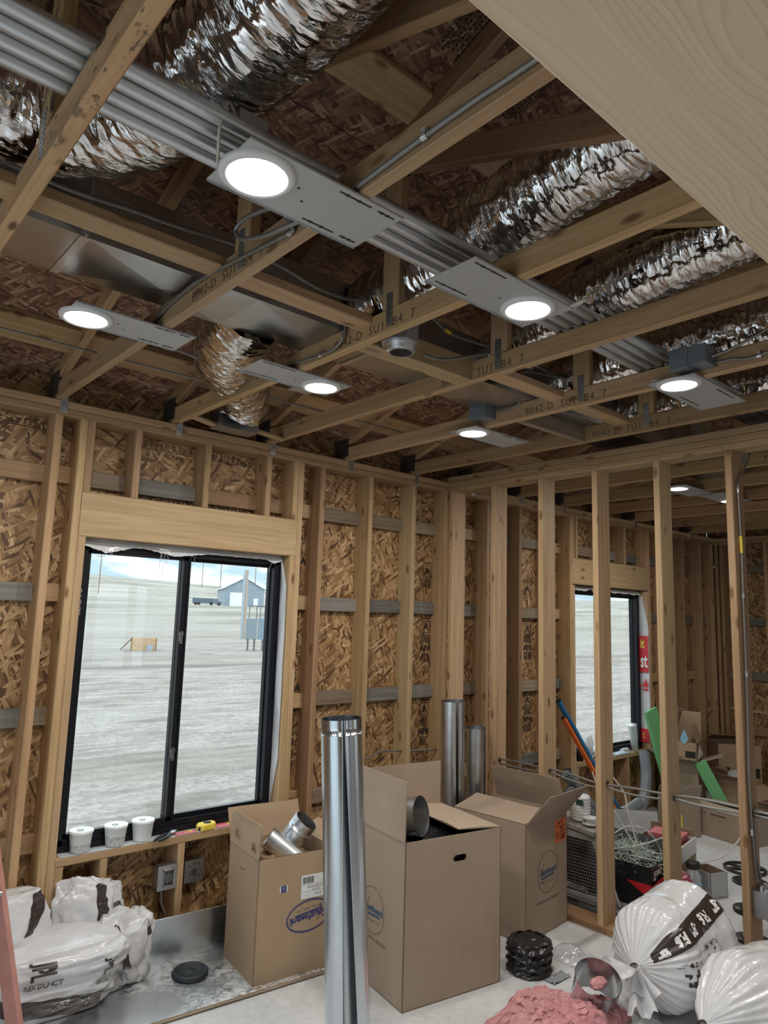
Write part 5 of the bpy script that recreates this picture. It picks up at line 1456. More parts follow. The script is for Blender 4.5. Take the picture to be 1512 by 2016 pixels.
# ------------------------------------------------------------------ plastic bags by the window wall
def bag_surface(c, r, seed, amp, freq, tilt=0, zmin=.006, yaw=0, top=None, boxy=False):
    R = Matrix.Rotation(yaw, 3, 'Z') @ Matrix.Rotation(tilt, 3, 'X')
    c = Vector(c)
    def fn(u, v, off=0):
        th = 2 * pi * u; ph = pi * v
        e = .72
        sg = lambda q: abs(q) ** e * (1 if q >= 0 else -1)
        dr = Vector((sg(sin(ph) * cos(th)), sg(sin(ph) * sin(th)), sg(cos(ph))))
        if boxy:
            zz_ = 1 - 2 * v; rad = max(0, 1 - zz_ ** 4) ** .25
            dr = Vector((rad * sg(cos(th)), rad * sg(sin(th)), zz_))
        q = Vector((sin(ph) * cos(th), sin(ph) * sin(th), cos(ph))) * freq + Vector((seed, seed * .7, seed * 1.3))
        d = 1.1 * (noise.voronoi(q * 1.0)[0][0] - .45) + .28 * (noise.voronoi(q * 2.6 + Vector((.3 * noise.noise(q * 3), 0, 0)))[0][0] - .45) + .07 * noise.noise(q * 7) + .45 * noise.noise(q * .5)
        k = 1 + amp * d
        if top: k *= top(dr)
        p = R @ Vector((dr.x * r[0] * k, dr.y * r[1] * k, dr.z * r[2] * k))
        n = (R @ Vector((dr.x / r[0], dr.y / r[1], dr.z / r[2]))).normalized()
        p = c + p + n * off
        if p.z < zmin: p.z = zmin + .002 * abs(d) + (off if off else 0)
        return p
    return fn
def bag(label, fn, prints, mat=None, nu=110, nv=64, name='plastic_bag', group='plastic film bags'):
    m = MB(); m.grid(lambda u, v: fn(u, v), nu, nv, wrap=True)
    zs_ = min(v[2] for v in m.v); xs = sum(v[0] for v in m.v) / len(m.v); ys_ = sum(v[1] for v in m.v) / len(m.v)
    t = thing(name, label, 'bag', (xs, ys_, zs_), group)
    part('film', m, mat or M_BAG, t)
    for kind, mt, geo in prints:
        m = MB()
        if kind == 'patch':
            u0, u1, v0, v1 = geo[:4]; sh = geo[4] if len(geo) > 4 else 0
            m.grid(lambda a, b: (lambda uu: fn(uu, v0 + (v1 - v0) * b + sh * (uu - .74), .0022))(u0(b) + (u1(b) - u0(b)) * a if callable(u0) else u0 + (u1 - u0) * a), max(8, int(abs((u1(0) - u0(0)) if callable(u0) else (u1 - u0)) * 160)), max(6, int((v1 - v0) * 90)))
            part('printed_band', m, mt, t)
        else:
            t2, uc, vc, su, sv, rot = geo
            vs = []
            for v in t2.v:
                x = v[0] * cos(rot) - v[1] * sin(rot); y = v[0] * sin(rot) + v[1] * cos(rot)
                vs.append(fn(uc + x * su, vc - y * sv, .0042))
            m.add(vs, t2.f); part('lettering', m, mt, t)
    return t
# seen from the viewer u grows to the right around u = .70 (the side facing -x -y is u ~ .62..0.75)
fnA = bag_surface((.125, -.165, .16), (.30, .14, .155), 3.1, .20, 1.8, tilt=radians(6), yaw=radians(-8), boxy=True)
jpl = text_mb([('JPL', 0, .25, 1.0, dict(bold=.03)), ('FLEX DUCT', -.02, -.62, .42, dict(bold=.008))])
ring2d(jpl, -.55, -.1, .16, .16, .04, 16)
band = ('patch', M_BAGP, (lambda b: .60, lambda b: .870, .60, .86, 1.1))
wa = text_mb([('5"', 0, 0, 1, dict(bold=.01))]); wb2 = text_mb([('R6', 0, 0, 1, dict(bold=.01))])
JL = text_mb([('JPL', 0, 0, 1.0, dict(bold=.03))]); FD = text_mb([('FLEX DUCT', 0, 0, .42, dict(bold=.008))])
bag('printed flex duct bag with dark 5" R6 band lying on the metal pan', fnA,
    [band,
     ('t', M_BAGP, (JL, .738, .25, .036, .16, -pi / 2)), ('t', M_BAGP, (FD, .738, .425, .021, .22, 0)),
     ('t', M_BAGP, (JL, .862, .40, .036, .16, -pi / 2)), ('t', M_BAGP, (FD, .858, .575, .021, .22, 0)),
     ('t', M_WPRINT, (wa, .698, .68, .032, .16, -pi / 2)), ('t', M_WPRINT, (wb2, .762, .745, .032, .16, -pi / 2)), ('t', M_WPRINT, (wa, .815, .80, .032, .15, -pi / 2))])
fnB = bag_surface((-.10, -.10, .345), (.22, .12, .15), 17.0, .28, 1.5, tilt=radians(-14), yaw=radians(10))
bag('glossy white film bag slumped beside the ladder foot', fnB, [('patch', M_BAGP, (lambda b: .86 - .06 * b, lambda b: .92 - .06 * b, .28, .55))])
fnC = bag_surface((.31, -.035, .275), (.13, .075, .17), 28.0, .40, 1.7, tilt=radians(-6), yaw=radians(-20), top=lambda d: 1 + .15 * max(0, d.z))
bag('upright peaked white film bag against the sill studs', fnC, [('patch', M_BAGP, (lambda b: .80 + .02 * b, lambda b: .86 + .02 * b, .22, .72))])
fnD = bag_surface((.485, -.125, .15), (.125, .10, .165), 39.0, .42, 1.7, yaw=radians(10))
bag('crumpled white film bag with dark streaks, the one nearest the round lid', fnD, [('patch', M_BAGP, (lambda b: .60 + .10 * b, lambda b: .64 + .10 * b, .25, .55)), ('patch', M_BAGP, (lambda b: .82, lambda b: .90, .36, .44))])
fnE = bag_surface((.42, -.03, .26), (.085, .05, .15), 51.0, .45, 1.7)
bag('small white film bag with dark letters bunched behind the peaked bag', fnE, [('patch', M_BAGP, (lambda b: .55 + .04 * b, lambda b: .66 + .04 * b, .12, .60)), ('t', M_BAGP, (text_mb([('JPL', 0, 0, 1.0, dict(bold=.03))]), .80, .40, .05, .09, 0))], nu=70, nv=44)

# ------------------------------------------------------------------ ladder foot at the frame's edge
ldr = thing('step_ladder', 'weathered red fibreglass ladder foot beside the film bags', 'ladder', (-.03, -.42, 0))
lv = (Vector((-.115, -.385, .40)) - Vector((-.034, -.425, 0))).normalized()
for off in (Vector((0, 0, 0)), Vector((-.47, -.12, 0))):
    b0 = Vector((-.034, -.425, .0)) + off
    board('rail', ldr, M_LADDER, b0, b0 + lv * 1.7, .075, .024, (.5, -.87, 0))
for k in range(2, 6):
    a = Vector((-.034, -.425, 0)) + lv * (.31 * k)
    board('step', ldr, M_BOXST, a, a + Vector((-.47, -.12, 0)), .08, .02, (.3, -.95, 0))

# ------------------------------------------------------------------ bagged flexible duct rolls
def roll(label, axis, rad, seed, prints, knot_dir, nu=200):
    """axis: points from the tied end to the far end; rad(t)"""
    P = catmull(axis, .01); n = len(P); sl = [i / (n - 1) for i in range(n)]
    fr = []; ref = Vector((0, 0, 1))
    for i, p in enumerate(P):
        t = (P[min(i + 1, n - 1)] - P[max(i - 1, 0)]).normalized()
        a = (ref - t * ref.dot(t)).normalized(); fr.append((a, t.cross(a)))
    def fn(u, v, off=0):
        i = min(n - 1, max(0, int(round(v * (n - 1)))))
        a, b = fr[i]; th = 2 * pi * u
        r = rad(sl[i])
        pl = max(0, 1 - sl[i] / .45)
        d = .016 * pl * r / .2 * sin(th * 29 + 5 * nz(cos(th) * 2, sin(th) * 2, seed)) * (.6 + nz(cos(th) * 3, sin(th) * 3, seed))
        d += .012 * nz(cos(th) * 1.6 + seed, sin(th) * 1.6, sl[i] * 5) * min(1, r / .1) + .006 * (noise.ridged_multi_fractal(Vector((cos(th) * 2.5 + seed, sin(th) * 2.5, sl[i] * 7)), 1, 2, 2, 1, 2) - 1) * min(1, r / .1)
        p = P[i] + (a * cos(th) + b * sin(th)) * max(.004, r + d + off)
        if p.z < .004: p.z = .004 + (off or 0)
        return p
    m = MB(); m.grid(lambda u, v: fn(u, v), nu, n - 1, wrap=True)
    t = thing('duct_bag', label, 'bag', (P[n // 2].x, P[n // 2].y, 0), 'bagged flexible duct rolls')
    part('film', m, M_BAG, t)
    for kind, mt, geo in prints:
        m = MB()
        if kind == 'patch':
            u0, u1, v0, v1 = geo
            q0 = u0 if callable(u0) else (lambda b, k=u0: k); q1 = u1 if callable(u1) else (lambda b, k=u1: k)
            m.grid(lambda a_, b_: fn(q0(b_) + (q1(b_) - q0(b_)) * a_, v0 + (v1 - v0) * b_, .003), 16, int((v1 - v0) * n * .8)); part('printed_band', m, mt, t)
        else:
            t2, uc, vc, su, sv, rot = geo
            vs = [fn(uc + v[1] * su, vc - v[0] * sv, .0055) for v in t2.v]
            m.add(vs, t2.f); part('lettering', m, mt, t)
    # gathered tail beyond the tie
    K = P[0]; kd = Vector(knot_dir).normalized(); ka = fr[0][0]; kb = kd.cross(ka).normalized(); ka = kb.cross(kd)
    for q, (len_, sp, an) in enumerate(((.16, .10, .2), (.19, .05, -1.3), (.12, .07, 1.6))):
        dd = (kd + (ka * cos(an * 2.2) + kb * sin(an * 2.2)) * .55).normalized(); ee = dd.cross(ka).normalized(); gg = ee.cross(dd)
        m = MB(); m.grid(lambda u, v: K + dd * (v * len_ * (1 + .2 * nz(u * 5, q, seed))) + ee * ((u - .5) * 2 * (.012 + sp * v)) + gg * (.030 * v * sin(u * 9 + q) + .02 * v * nz(u * 6, v * 3, q + seed)), 26, 12)
        part('tied_tail', m, M_BAG, t)
    m = MB(); m.lathe([(.018, -.008), (.022, 0), (.018, .008)], 16, axisM(K, kd)); part('tie', m, M_INK, t)
    return t
R6 = text_mb([('R6', 0, 0, 1, dict(bold=.03))]); E8 = text_mb([('8"', 0, 0, 1, dict(bold=.03))]); FDT = text_mb([('FLEX DUCT', 0, 0, 1, dict(bold=.01))]); JP = text_mb([('JPL', 0, 0, 1, dict(bold=.03))])
def rad1(t): return .012 + .218 * (1 - (1 - min(1, t / .36)) ** 2.4) * (1 if t < .86 else sqrt(max(0, 1 - ((t - .86) / .141) ** 2)) * .75 + .25 * (1 - (t - .86) / .14))
UB = .085
roll('white bagged duct roll with dark 8" R6 band leaning toward the partition', [(2.10, -1.845, .235), (2.25, -1.865, .245), (2.43, -1.89, .275), (2.62, -1.92, .315)], rad1, 3.0,
     [('patch', M_BAGP, (lambda b: .092 + .022 * min(1, b * 4) - .045 * b + .02 * max(0, .12 - b) / .12, lambda b: .175 - .045 * b, .05, .90)),
      ('t', M_WPRINT, (E8, .145, .10, .045, .075, pi)), ('t', M_WPRINT, (R6, .134, .24, .045, .085, pi)), ('t', M_WPRINT, (E8, .126, .41, .045, .10, pi)), ('t', M_WPRINT, (R6, .116, .59, .045, .11, pi)), ('t', M_WPRINT, (E8, .106, .79, .045, .11, pi)),
      ('t', M_BAGP, (FDT, .205, .22, .018, .036, pi)), ('t', M_BAGP, (FDT, .180, .50, .018, .040, pi)), ('t', M_BAGP, (JP, .250, .22, .055, .07, pi)), ('t', M_BAGP, (JP, .222, .50, .055, .08, pi)),
      ('patch', M_BAGP, (.47, .56, .06, .5))], (-.8, -.45, -.15))
def rad2(t): return .014 + .205 * (1 - (1 - min(1, t / .4)) ** 2.2) * (1 if t < .85 else sqrt(max(0.01, 1 - ((t - .85) / .151) ** 2)))
roll('plain white bagged duct roll at the floor\'s near edge, in front of the banded roll', [(1.93, -2.225, .215), (2.05, -2.27, .217), (2.25, -2.34, .22), (2.62, -2.49, .222)], rad2, 19.0, [('patch', plain('pale_pink_print', (.62, .50, .52), .4), (.20, .27, .10, .26))], (-.75, -.55, -.35))

# ------------------------------------------------------------------ small things on the near floor
sl_ = thing('pipe_sleeve', 'short shiny metal sleeve lying open beside the tied bag end', 'pipe fitting', (2.03, -1.70, 0))
m = MB(); gapcyl(m, axisM((2.045, -1.675, .075), (-.26, -.36, .90)), .100, -.075, .10, 0, 64, nz_=6, bead=.095); part('sleeve_wall', m, galv('sleeve', (.62, .65, .68), .2, .04), sl_)
# pink fibreglass batt
def pinkfn(u, v):
    x = u * 2 - 1; y = v * 2 - 1
    px_ = 1.855 + .205 * x + .10 * y + .03 * nz(y * 2, 3, 1); py_ = -1.615 + .085 * x * .3 - .20 * y + .035 * nz(x * 2.3, 1, 4)
    ed = max(0, 1 - max(abs(x), abs(y)) ** 4)
    h = ed ** .6 * (.085 + .05 * nz(px_ * 6, py_ * 6, 2) + .012 * noise.fractal(Vector((px_ * 26, py_ * 26, 4)), 1, 2, 4))
    return Vector((px_ + .02 * nz(u * 18, v * 18, 7), py_ + .02 * nz(u * 18, v * 18, 9), max(.003, h)))
m = MB(); m.grid(pinkfn, 90, 80)
single('insulation_batt', m, M_PINK, 'torn piece of pink fibreglass insulation on the concrete floor', 'insulation')
tuft = blob(None, (1.99, -1.73, .16), (.05, .03, .02), 8, .6, 3.5, 30, 18)
single('insulation_tuft', tuft, M_PINK, 'small pink insulation tuft inside the shiny sleeve', 'insulation')
# black wrapped coil
m = MB()
def coilfn(u, v):
    th = 2 * pi * u; z = .005 + .145 * v
    r = .105 * (1 - .25 * max(0, (v - .9) / .1) ** 2) + .007 * sin(v * 2 * pi * 4 + 1.2 * sin(th * 2)) + .012 * nz(cos(th) * 4, sin(th) * 4, v * 9) + .005 * nz(cos(th) * 12, sin(th) * 12, v * 25)
    return Vector((2.125 + (r + .01 * v) * cos(th), -1.25 + r * sin(th), z + .006 * nz(cos(th) * 3, sin(th) * 3, v * 5)))
m.grid(coilfn, 90, 60, wrap=True); m.grid(lambda u, v: Vector((2.13 + .10 * v * cos(2 * pi * u), -1.25 + .10 * v * sin(2 * pi * u), .145 + .012 * nz(v * 6, cos(2 * pi * u) * 2, 1))), 40, 6, wrap=True)
single('strap_coil', m, M_BLACKP, 'black ribbed coil wrapped in film beside the orange-labelled carton', 'coil')
cb = thing('clear_bag', 'small clear plastic bag of fittings lying beside the black coil', 'bag', (2.40, -1.30, 0))
m = MB(); m.grid(lambda u, v: Vector((2.32 + .20 * u + .01 * nz(u * 9, v * 9, 1), -1.19 - .20 * v + .01 * nz(u * 7, v * 7, 3), .006 + (.05 * (1 - (2 * u - 1) ** 2) * (1 - (2 * v - 1) ** 2)) ** 1 + .012 * nz(u * 8, v * 8, 5) ** 2)), 26, 26); part('film', m, M_CLEAR, cb)
for k in range(7):
    a = k * .9; m = MB(); m.tube([(2.37 + .012 * k, -1.26 - .02 * (k % 3), .014 + .003 * k), (2.40 + .014 * k, -1.24 - .016 * k, .022)], .009, 8); part('fitting', m, M_CLEARP, cb)
m = MB(); m.grid(lambda u, v: Vector((2.10 + .14 * u, -1.36 - .06 * v, .004 + .02 * abs(nz(u * 9, v * 6, 8)))), 14, 8); single('film_scrap', m, plain('grey_film', (.25, .27, .29), .35), 'scrap of grey film beside the black coil', 'scrap')

# ------------------------------------------------------------------ behind the partition: tools, cartons and scrap
def pole(label, a, b, r, mat, sq=True):
    a = Vector(a); b = Vector(b)
    t = thing('pole', label, 'pole', b if b.z < a.z else a)
    board('shaft', t, mat, a, b, r * 2, r * 1.3, (0, 1, 0))
    c = a + (b - a).normalized() * .02; board('end_cap', t, M_BLACKP, a, c, r * 2.05, r * 1.35, (0, 1, 0))
pole('long blue pole leaning among the studs below the far window', (4.09, -.05, 1.10), (4.40, -.52, .10), .022, M_POLEB)
pole('long orange pole leaning beside the blue pole', (4.09, -.10, .97), (4.33, -.58, .05), .019, M_POLEO)
def pvc(label, pts, r, bell=False):
    t = thing('pvc_pipe', label, 'pipe', Vector(min(pts, key=lambda p: p[2])), 'grey pvc pipes')
    P = catmull(pts, .03)
    m = MB(); m.tube(P, r, 20, caps=False); m.tube(P, r * .86, 20, caps=False); part('pipe_wall', m, M_PVC, t)
    a, b = P[0], P[1]
    m = MB(); m.tube([a + (a - b).normalized() * .001, a + (b - a).normalized() * .06], r * 1.1, 20, caps=False); m.tube([a, a + (b - a).normalized() * .02], r * .8, 20); part('pipe_end', m, M_PVC, t)
pvc('straight grey pipe leaning with its open end up behind the orange-labelled carton', ((3.60, -.50, .53), (3.82, -.56, .30), (4.0, -.62, .11)), .042)
pvc('second straight grey pipe leaning behind the first one', ((3.69, -.40, .62), (3.93, -.46, .36), (4.15, -.52, .12)), .042)
pvc('grey pipe lying sideways below the far window sill', ((4.20, -.56, .28), (4.38, -.53, .29), (4.56, -.50, .30)), .046)
pvc('wide bent grey pipe curving up beside the far window', ((4.25, -.40, .05), (4.55, -.40, .08), (4.82, -.38, .22), (4.98, -.34, .42), (5.06, -.28, .62)), .045)
pvc('grey pipe lying on the floor behind the wire scrap carton', ((4.75, -.66, .05), (4.45, -.70, .05), (4.2, -.74, .05)), .045)

# mesh guard
gd = thing('mesh_guard', 'grey framed wire mesh guard leaning behind the bottom plate of the partition', 'guard', (3.2, -.95, .04))
gx0 = Vector((3.08, -.62, .05)); gy = Vector((.05, -.54, 0)); gz = Vector((.06, .0, .33))
def gp(u, v): return gx0 + gy * (u * (1 - .0 * v)) + gz * v
m = MB()
nu_, nv_ = 26, 18
for i in range(nu_ + 1):
    u = i / nu_; m.tube([gp(u * (.97), 0), gp(u * .62, 1)], .0022, 4, smooth=False)
for j in range(nv_ + 1):
    v = j / nv_; m.tube([gp(0, v), gp(.97 - .35 * v, v)], .0026, 4, smooth=False)
part('wire_mesh', m, M_STEELD, gd)
for a, b, w_ in ((gp(0, 1.02), gp(.66, 1.02), .06), (gp(.985, -.04), gp(.63, 1.02), .04), (gp(0, -.03), gp(1, -.03), .03)):
    board('frame_bar', gd, mottled('dull_grey_paint', (.30, .29, .285), (.38, .37, .36), 8, .5), a, b, w_, .025, gz)
m = MB(); m.box(gp(.30, .5) + Vector((.12, 0, 0)), (.02, .30, .34)); part('backing_sheet', m, M_INK, gd)
m = MB(); m.box(gp(.31, 1.05) + Vector((.10, .0, .03)), (.24, .40, .025), Matrix.Rotation(radians(4), 3, 'X')); part('top_tray', m, mottled('dusty_tray', (.26, .24, .22), (.40, .38, .36), 14, .7), gd)
# slotted tracks lying on the floor behind the plate
for k in range(3):
    t = thing('steel_track', ('first', 'second', 'third')[k] + ' grey steel track lying behind the partition plate, counted from the plate', 'track', (3.02 + .06 * k, -.9, .0), 'steel tracks')
    board('track', t, (M_STEELD, M_BOXST, M_STEELD)[k], (3.005 + .075 * k, -.55, .016), (3.03 + .075 * k, -1.62, .016), .055, .03, (1, 0, 0))
# tub stack on the tray
wtb = thing('white_tub', 'ribbed white plastic tub standing on the mesh guard tray', 'tub', (3.26, -.80, .44))
m = MB(); prof = [(.0001, .445), (.062, .445)]
for k in range(8): prof += [(.062, .45 + k * .018), (.066, .455 + k * .018), (.066, .462 + k * .018), (.062, .466 + k * .018)]
prof += [(.058, .60), (.0001, .60)]
m.lathe(prof, 28, Matrix.Translation((3.27, -.80, 0))); part('tub', m, M_WHITE, wtb)
m = MB(); m.bb(3.205, 3.215, -.86, -.81, .55, .585); part('label', m, plain('dark_green_label', (.03, .08, .06), .5), wtb)
ws = thing('wire_spool', 'flat white spool standing beside the ribbed tub on the mesh guard tray', 'spool', (3.24, -.93, .44))
m = MB(); m.lathe([(.0001, .445), (.05, .445), (.05, .452), (.03, .452), (.03, .478), (.05, .478), (.05, .486), (.0001, .486)], 24, Matrix.Translation((3.23, -.90, 0))); part('flanges', m, M_WHITE, ws)

# carton of wire scrap
bk = carton('scrap_carton', 'black and red light carton overflowing with cut white wire', (3.343, -1.253), radians(7), .30, .42, .245, M_CARTON, {}, cat='box')
tK, MK = bk
LK = onface(MK, .30, .44, 'L'); FK = onface(MK, .30, .44, 'F')
mm = MB(); rect2d(mm, .02, .07, .20, .145); mm.add([(.27, .145, 0), (.44, .145, 0), (.44, .075, 0), (.40, .075, 0)], [(0, 3, 2, 1)]); decal('red_print', mm, M_RED, tK, LK)
mm = MB(); mm.add([(0, .145, 0), (.0, .075, 0), (.10, .09, 0), (.30, .16, 0), (.30, .175, 0)], [(0, 1, 2, 3, 4)]); decal('red_print', mm, M_RED, tK, FK)
decal('lettering', text_mb([('SLIM17', .19, .215, .045, {}), ('SMALL PACK', .21, .182, .022, dict(space=1.2))]), plain('dim_violet_print', (.10, .09, .16), .5), tK, LK)
decal('lettering', text_mb([('SLIM17', .085, .205, .042, dict(bold=.0015)), ('LED', .035, .175, .022, dict(bold=.001))]), M_WPRINT, tK, FK)
m = MB(); m.add([MK @ Vector(p) for p in ((-.15, .22, .245), (.15, .22, .245), (.17, .30, .36), (-.10, .27, .37))] , [(0, 1, 2, 3)]); m.v += [(x + .006, y + .004, z) for x, y, z in m.v[:4]]; m.f.append((4, 5, 6, 7))
part('raised_flap', m, M_CARD2, tK)
m = MB(); m.add([MK @ Vector(p) for p in ((.15, -.22, .245), (.15, .20, .245), (.12, .19, .36), (.12, -.19, .36))], [(0, 1, 2, 3)]); part('raised_flap', m, plain('grey_liner', (.16, .17, .18), .5), tK)
m = MB()
rs = random.Random(5)
for k in range(240):
    a = rs.random() * 2 * pi; rr = sqrt(rs.random())
    c = MK @ Vector((.13 * rr * cos(a), .19 * rr * sin(a), .235 + .075 * (1 - rr * rr) + rs.uniform(-.03, .025)))
    d = Vector((rs.gauss(0, 1), rs.gauss(0, 1), rs.gauss(0, .35))).normalized(); e = Vector((rs.gauss(0, 1), rs.gauss(0, 1), rs.gauss(0, .5))).normalized()
    l = rs.uniform(.04, .10)
    m.tube([c - d * l, c - d * l * .3 + e * .012, c + d * l * .4 + e * .006, c + d * l], rs.uniform(.0018, .0036), 4)
single('wire_scraps', m, M_SCRAP, 'heap of cut white and green wire ends in the black carton', 'wire', kind='stuff')
def loose(label, pts, r=.0045, mat=M_SCRAP):
    m = MB(); m.tube(catmull(pts, .02), r, 8); single('electric_cable', m, mat, label, 'cable', 'loose electric cables')
q = lambda x, y, z: MK @ Vector((x, y, z))
loose('thick white cable end sticking up from the wire scrap heap', [q(.02, -.05, .30), q(.0, .0, .38), q(-.01, .05, .46), q(-.02, .10, .54)], .006)
loose('white cable hoop rising from the wire scrap heap', [q(-.10, .10, .26), q(-.09, .09, .34), q(.0, .0, .42), q(.08, -.1, .40), q(.13, -.16, .30), q(.12, -.18, .24)], .005)
loose('white cable straggling off the wire scrap heap along the carton rim', [q(-.14, .20, .26), q(-.12, .0, .31), q(.0, -.1, .33), q(.16, -.2, .37)], .005)
loose('dangling white cable curling from the partition studs to the wire scrap', [(3.35, -1.0, .74), (3.40, -1.05, .64), (3.38, -1.08, .55), (3.40, -1.1, .45), (3.41, -1.12, .36)], .005, M_CABLEW)
loose('long white cable looping past the big floor carton to the mixed goods box', [(4.35, -1.42, .66), (4.32, -1.42, .50), (4.35, -1.40, .32), (4.25, -1.30, .16), (4.05, -1.22, .13)], .006, M_CABLEW)
loose('white cable crossing below the far window sill between studs', [(3.9, -.55, .5), (4.2, -.3, .56), (4.6, -.05, .58), (4.87, .04, .60)], .005, M_CABLEW)
m = MB(); m.add([(3.98, -.62, .20), (4.02, -.92, .17), (4.06, -.92, .40), (4.02, -.60, .36)], [(0, 1, 2, 3)]); m.add([(3.984, -.62, .20), (4.024, -.92, .17), (4.064, -.92, .40), (4.024, -.60, .36)], [(0, 1, 2, 3)])
single('clear_sleeve', m, M_CLEARP, 'translucent plastic sleeve propped behind the wire scrap', 'sleeve')
# red speckled sack under the black carton's end
sk = blob(None, (3.62, -1.30, .08), (.13, .07, .10), 3, .3, 2.5, 36, 20, .004)
tt = NT('red_net'); c_ = tt.coord(); cc = tt.ramp(tt.voro(c_, 55, 'Distance'), [(.25, (.70, .60, .62)), (.4, (.35, .03, .06))]); tt.bsdf(cc, .5)
single('red_sack', sk, tt.m, 'dark red speckled sack squeezed between the black carton and a stud', 'sack')
# mixed goods box with a bottle
tG, MG = carton('mixed_box', 'open white-edged box of mixed goods behind the middle stud', (3.72, -1.26), radians(10), .33, .30, .30, M_CARDIN, {'R': (.05, 80, 0)})
m = MB(); m.bb(.158, .172, -.155, .155, 0, .30); m.bb(-.17, .17, -.157, -.150, .2, .30); part('white_edge', m, M_WHITE, tG, True)
m = MB(); m.bb(-.05, .12, -.12, .10, .22, .33); p = MB(); p.v = [tuple(MG @ Vector(v)) for v in m.v]; p.f = m.f; p.s = m.s
single('red_box', p, plain('pale_red_box', (.60, .16, .18), .5), 'small pink and red carton on top of the mixed goods box', 'box')
bo = thing('bottle', 'clear bottle with a black cap beside the mixed goods box', 'bottle', (3.72, -1.33, 0))
m = MB(); m.lathe([(.0001, 0), (.045, 0), (.048, .01), (.048, .15), (.03, .19), (.028, .20)], 24, Matrix.Translation((3.73, -1.335, 0))); part('bottle_body', m, M_CLEARP, bo)
m = MB(); m.lathe([(.047, .05), (.0485, .052), (.0485, .12), (.047, .122)], 24, Matrix.Translation((3.73, -1.335, 0))); part('label', m, plain('pale_blue_label', (.30, .45, .60), .5), bo)
m = MB(); m.lathe([(.042, .195), (.044, .20), (.044, .225), (.040, .232), (.0001, .232)], 24, Matrix.Translation((3.73, -1.335, 0))); part('cap', m, M_INK, bo)
# small open white box
tS, MS = carton('small_box', 'small empty white box with brown inside standing open on the concrete', (3.83, -1.400), radians(-20), .145, .17, .155, plain('white_board', (.42, .43, .44), .6), {})
m = MB(); m.bb(-.068, .068, -.080, .080, .006, .008)
for p in ((-.068, -.0665, -.080, .080), (.0665, .068, -.080, .080)): m.bb(p[0], p[1], p[2], p[3], .006, .153)
for p in ((-.080, -.0785), (.0785, .080)): m.bb(-.068, .068, p[0], p[1], .006, .153)
part('liner', m, M_CARDIN, tS, True)
# spools by the end stud
def spool(label, x, y, z, r, h, core, mat):
    t = thing('cable_spool', label, 'spool', (x, y, z), 'black cable spools')
    m = MB(); m.lathe([(.0001, z), (r, z), (r, z + .008), (core, z + .010)], 36, Matrix.Translation((x, y, 0))); part('flange', m, M_BLACKP, t)
    m = MB(); m.lathe([(core, z + h - .010), (r, z + h - .008), (r, z + h), (r * .9, z + h + .002), (.02, z + h - .006), (.0001, z + h - .006)], 36, Matrix.Translation((x, y, 0))); part('flange', m, M_BLACKP, t)
    m = MB(); pr_ = []
    n_ = 12
    for k in range(n_ + 1):
        zz = z + .010 + (h - .02) * k / n_
        pr_ += [(core, zz), (core + .004, zz + (h - .02) / n_ / 2)]
    m.lathe(pr_, 28, Matrix.Translation((x, y, 0))); part('wound_cable', m, mat, t)
spool('lower black cable spool of the stack behind the end stud', 3.42, -1.815, 0, .095, .155, .045, M_CABLEW)
spool('upper black cable spool of the stack behind the end stud', 3.42, -1.815, .157, .095, .155, .04, M_STEELD)
fl_ = thing('reel_flange', 'flat black spoked reel flange lying on the concrete behind the spools', 'reel', (4.66, -1.27, 0))
m = MB(); m.lathe([(.125, .004), (.145, .004), (.145, .016), (.125, .016), (.125, .004)], 40, Matrix.Translation((4.60, -1.30, 0)))
part('rim', m, M_BLACKP, fl_)
m = MB()
for k in range(3):
    m.box((4.60, -1.30, .010), (.26, .03, .008), Matrix.Rotation(k * pi / 3 + .3, 3, 'Z'))
m.lathe([(.0001, .018), (.045, .018), (.045, .004)], 24, Matrix.Translation((4.60, -1.30, 0)))
part('spokes', m, M_BLACKP, fl_)

# cartons in the far corner of the further room
tM, MM = carton('carton', 'big low closed brown carton on the concrete in the further room', (5.24, -.59), radians(-101), .55, .38, .218, M_CARD2, {'F': (.14, 8, 0), 'B': (.14, 8, 0)}, group='brown cartons')
mm = MB()
for x0_, x1_ in ((.05, .12), (.14, .16), (.20, .26), (.27, .34)): rect2d(mm, x0_, .180, x1_, .192)
decal('lettering', mm, M_INKB, tM, onface(MM, .55, .38, 'F'))
tN, MN = carton('carton', 'narrow brown carton beside the big low one, yellow tape on its edge', (4.94, -.46), radians(-99), .24, .24, .32, M_CARD2, {'R': (.10, 100, 0), 'L': (.08, 70, 0)}, group='brown cartons')
mm = MB(); rect2d(mm, .222, .02, .238, .20); decal('tape', mm, M_YELLOW, tN, onface(MN, .24, .24, 'F'))
tU, MU = carton('carton', 'tall brown carton with splayed flaps in the further room beside the window', (5.66, -.155), radians(-75), .30, .34, .48, M_CARD2, {'F': (.12, 160, 0), 'R': (.22, 158, .1), 'L': (.18, 155, 0)}, group='brown cartons')
mm = MB()
for k in range(7): rect2d(mm, .08, .22 + .03 * k, .115, .242 + .03 * k)
decal('lettering', mm, M_INKB, tU, onface(MU, .30, .34, 'R'))
tV, MV = carton('carton', 'small torn carton perched on the tall carton with splayed flaps', (5.70, -.18, .481), radians(-75), .25, .26, .17, M_CARD, {'R': (.16, 75, -.3), 'B': (.26, 95, 0), 'L': (.30, 70, .2)}, group='brown cartons')
mm = MB(); rect2d(mm, .15, .03, .24, .09); decal('dark_print', mm, M_INK, tV, onface(MV, .25, .26, 'F'))
mm = MB()
for q_ in ((.03, .125, .07, .132), (.03, .115, .05, .121), (.03, .085, .045, .095), (.03, .07, .08, .076), (.03, .025, .13, .034)): rect2d(mm, *q_)
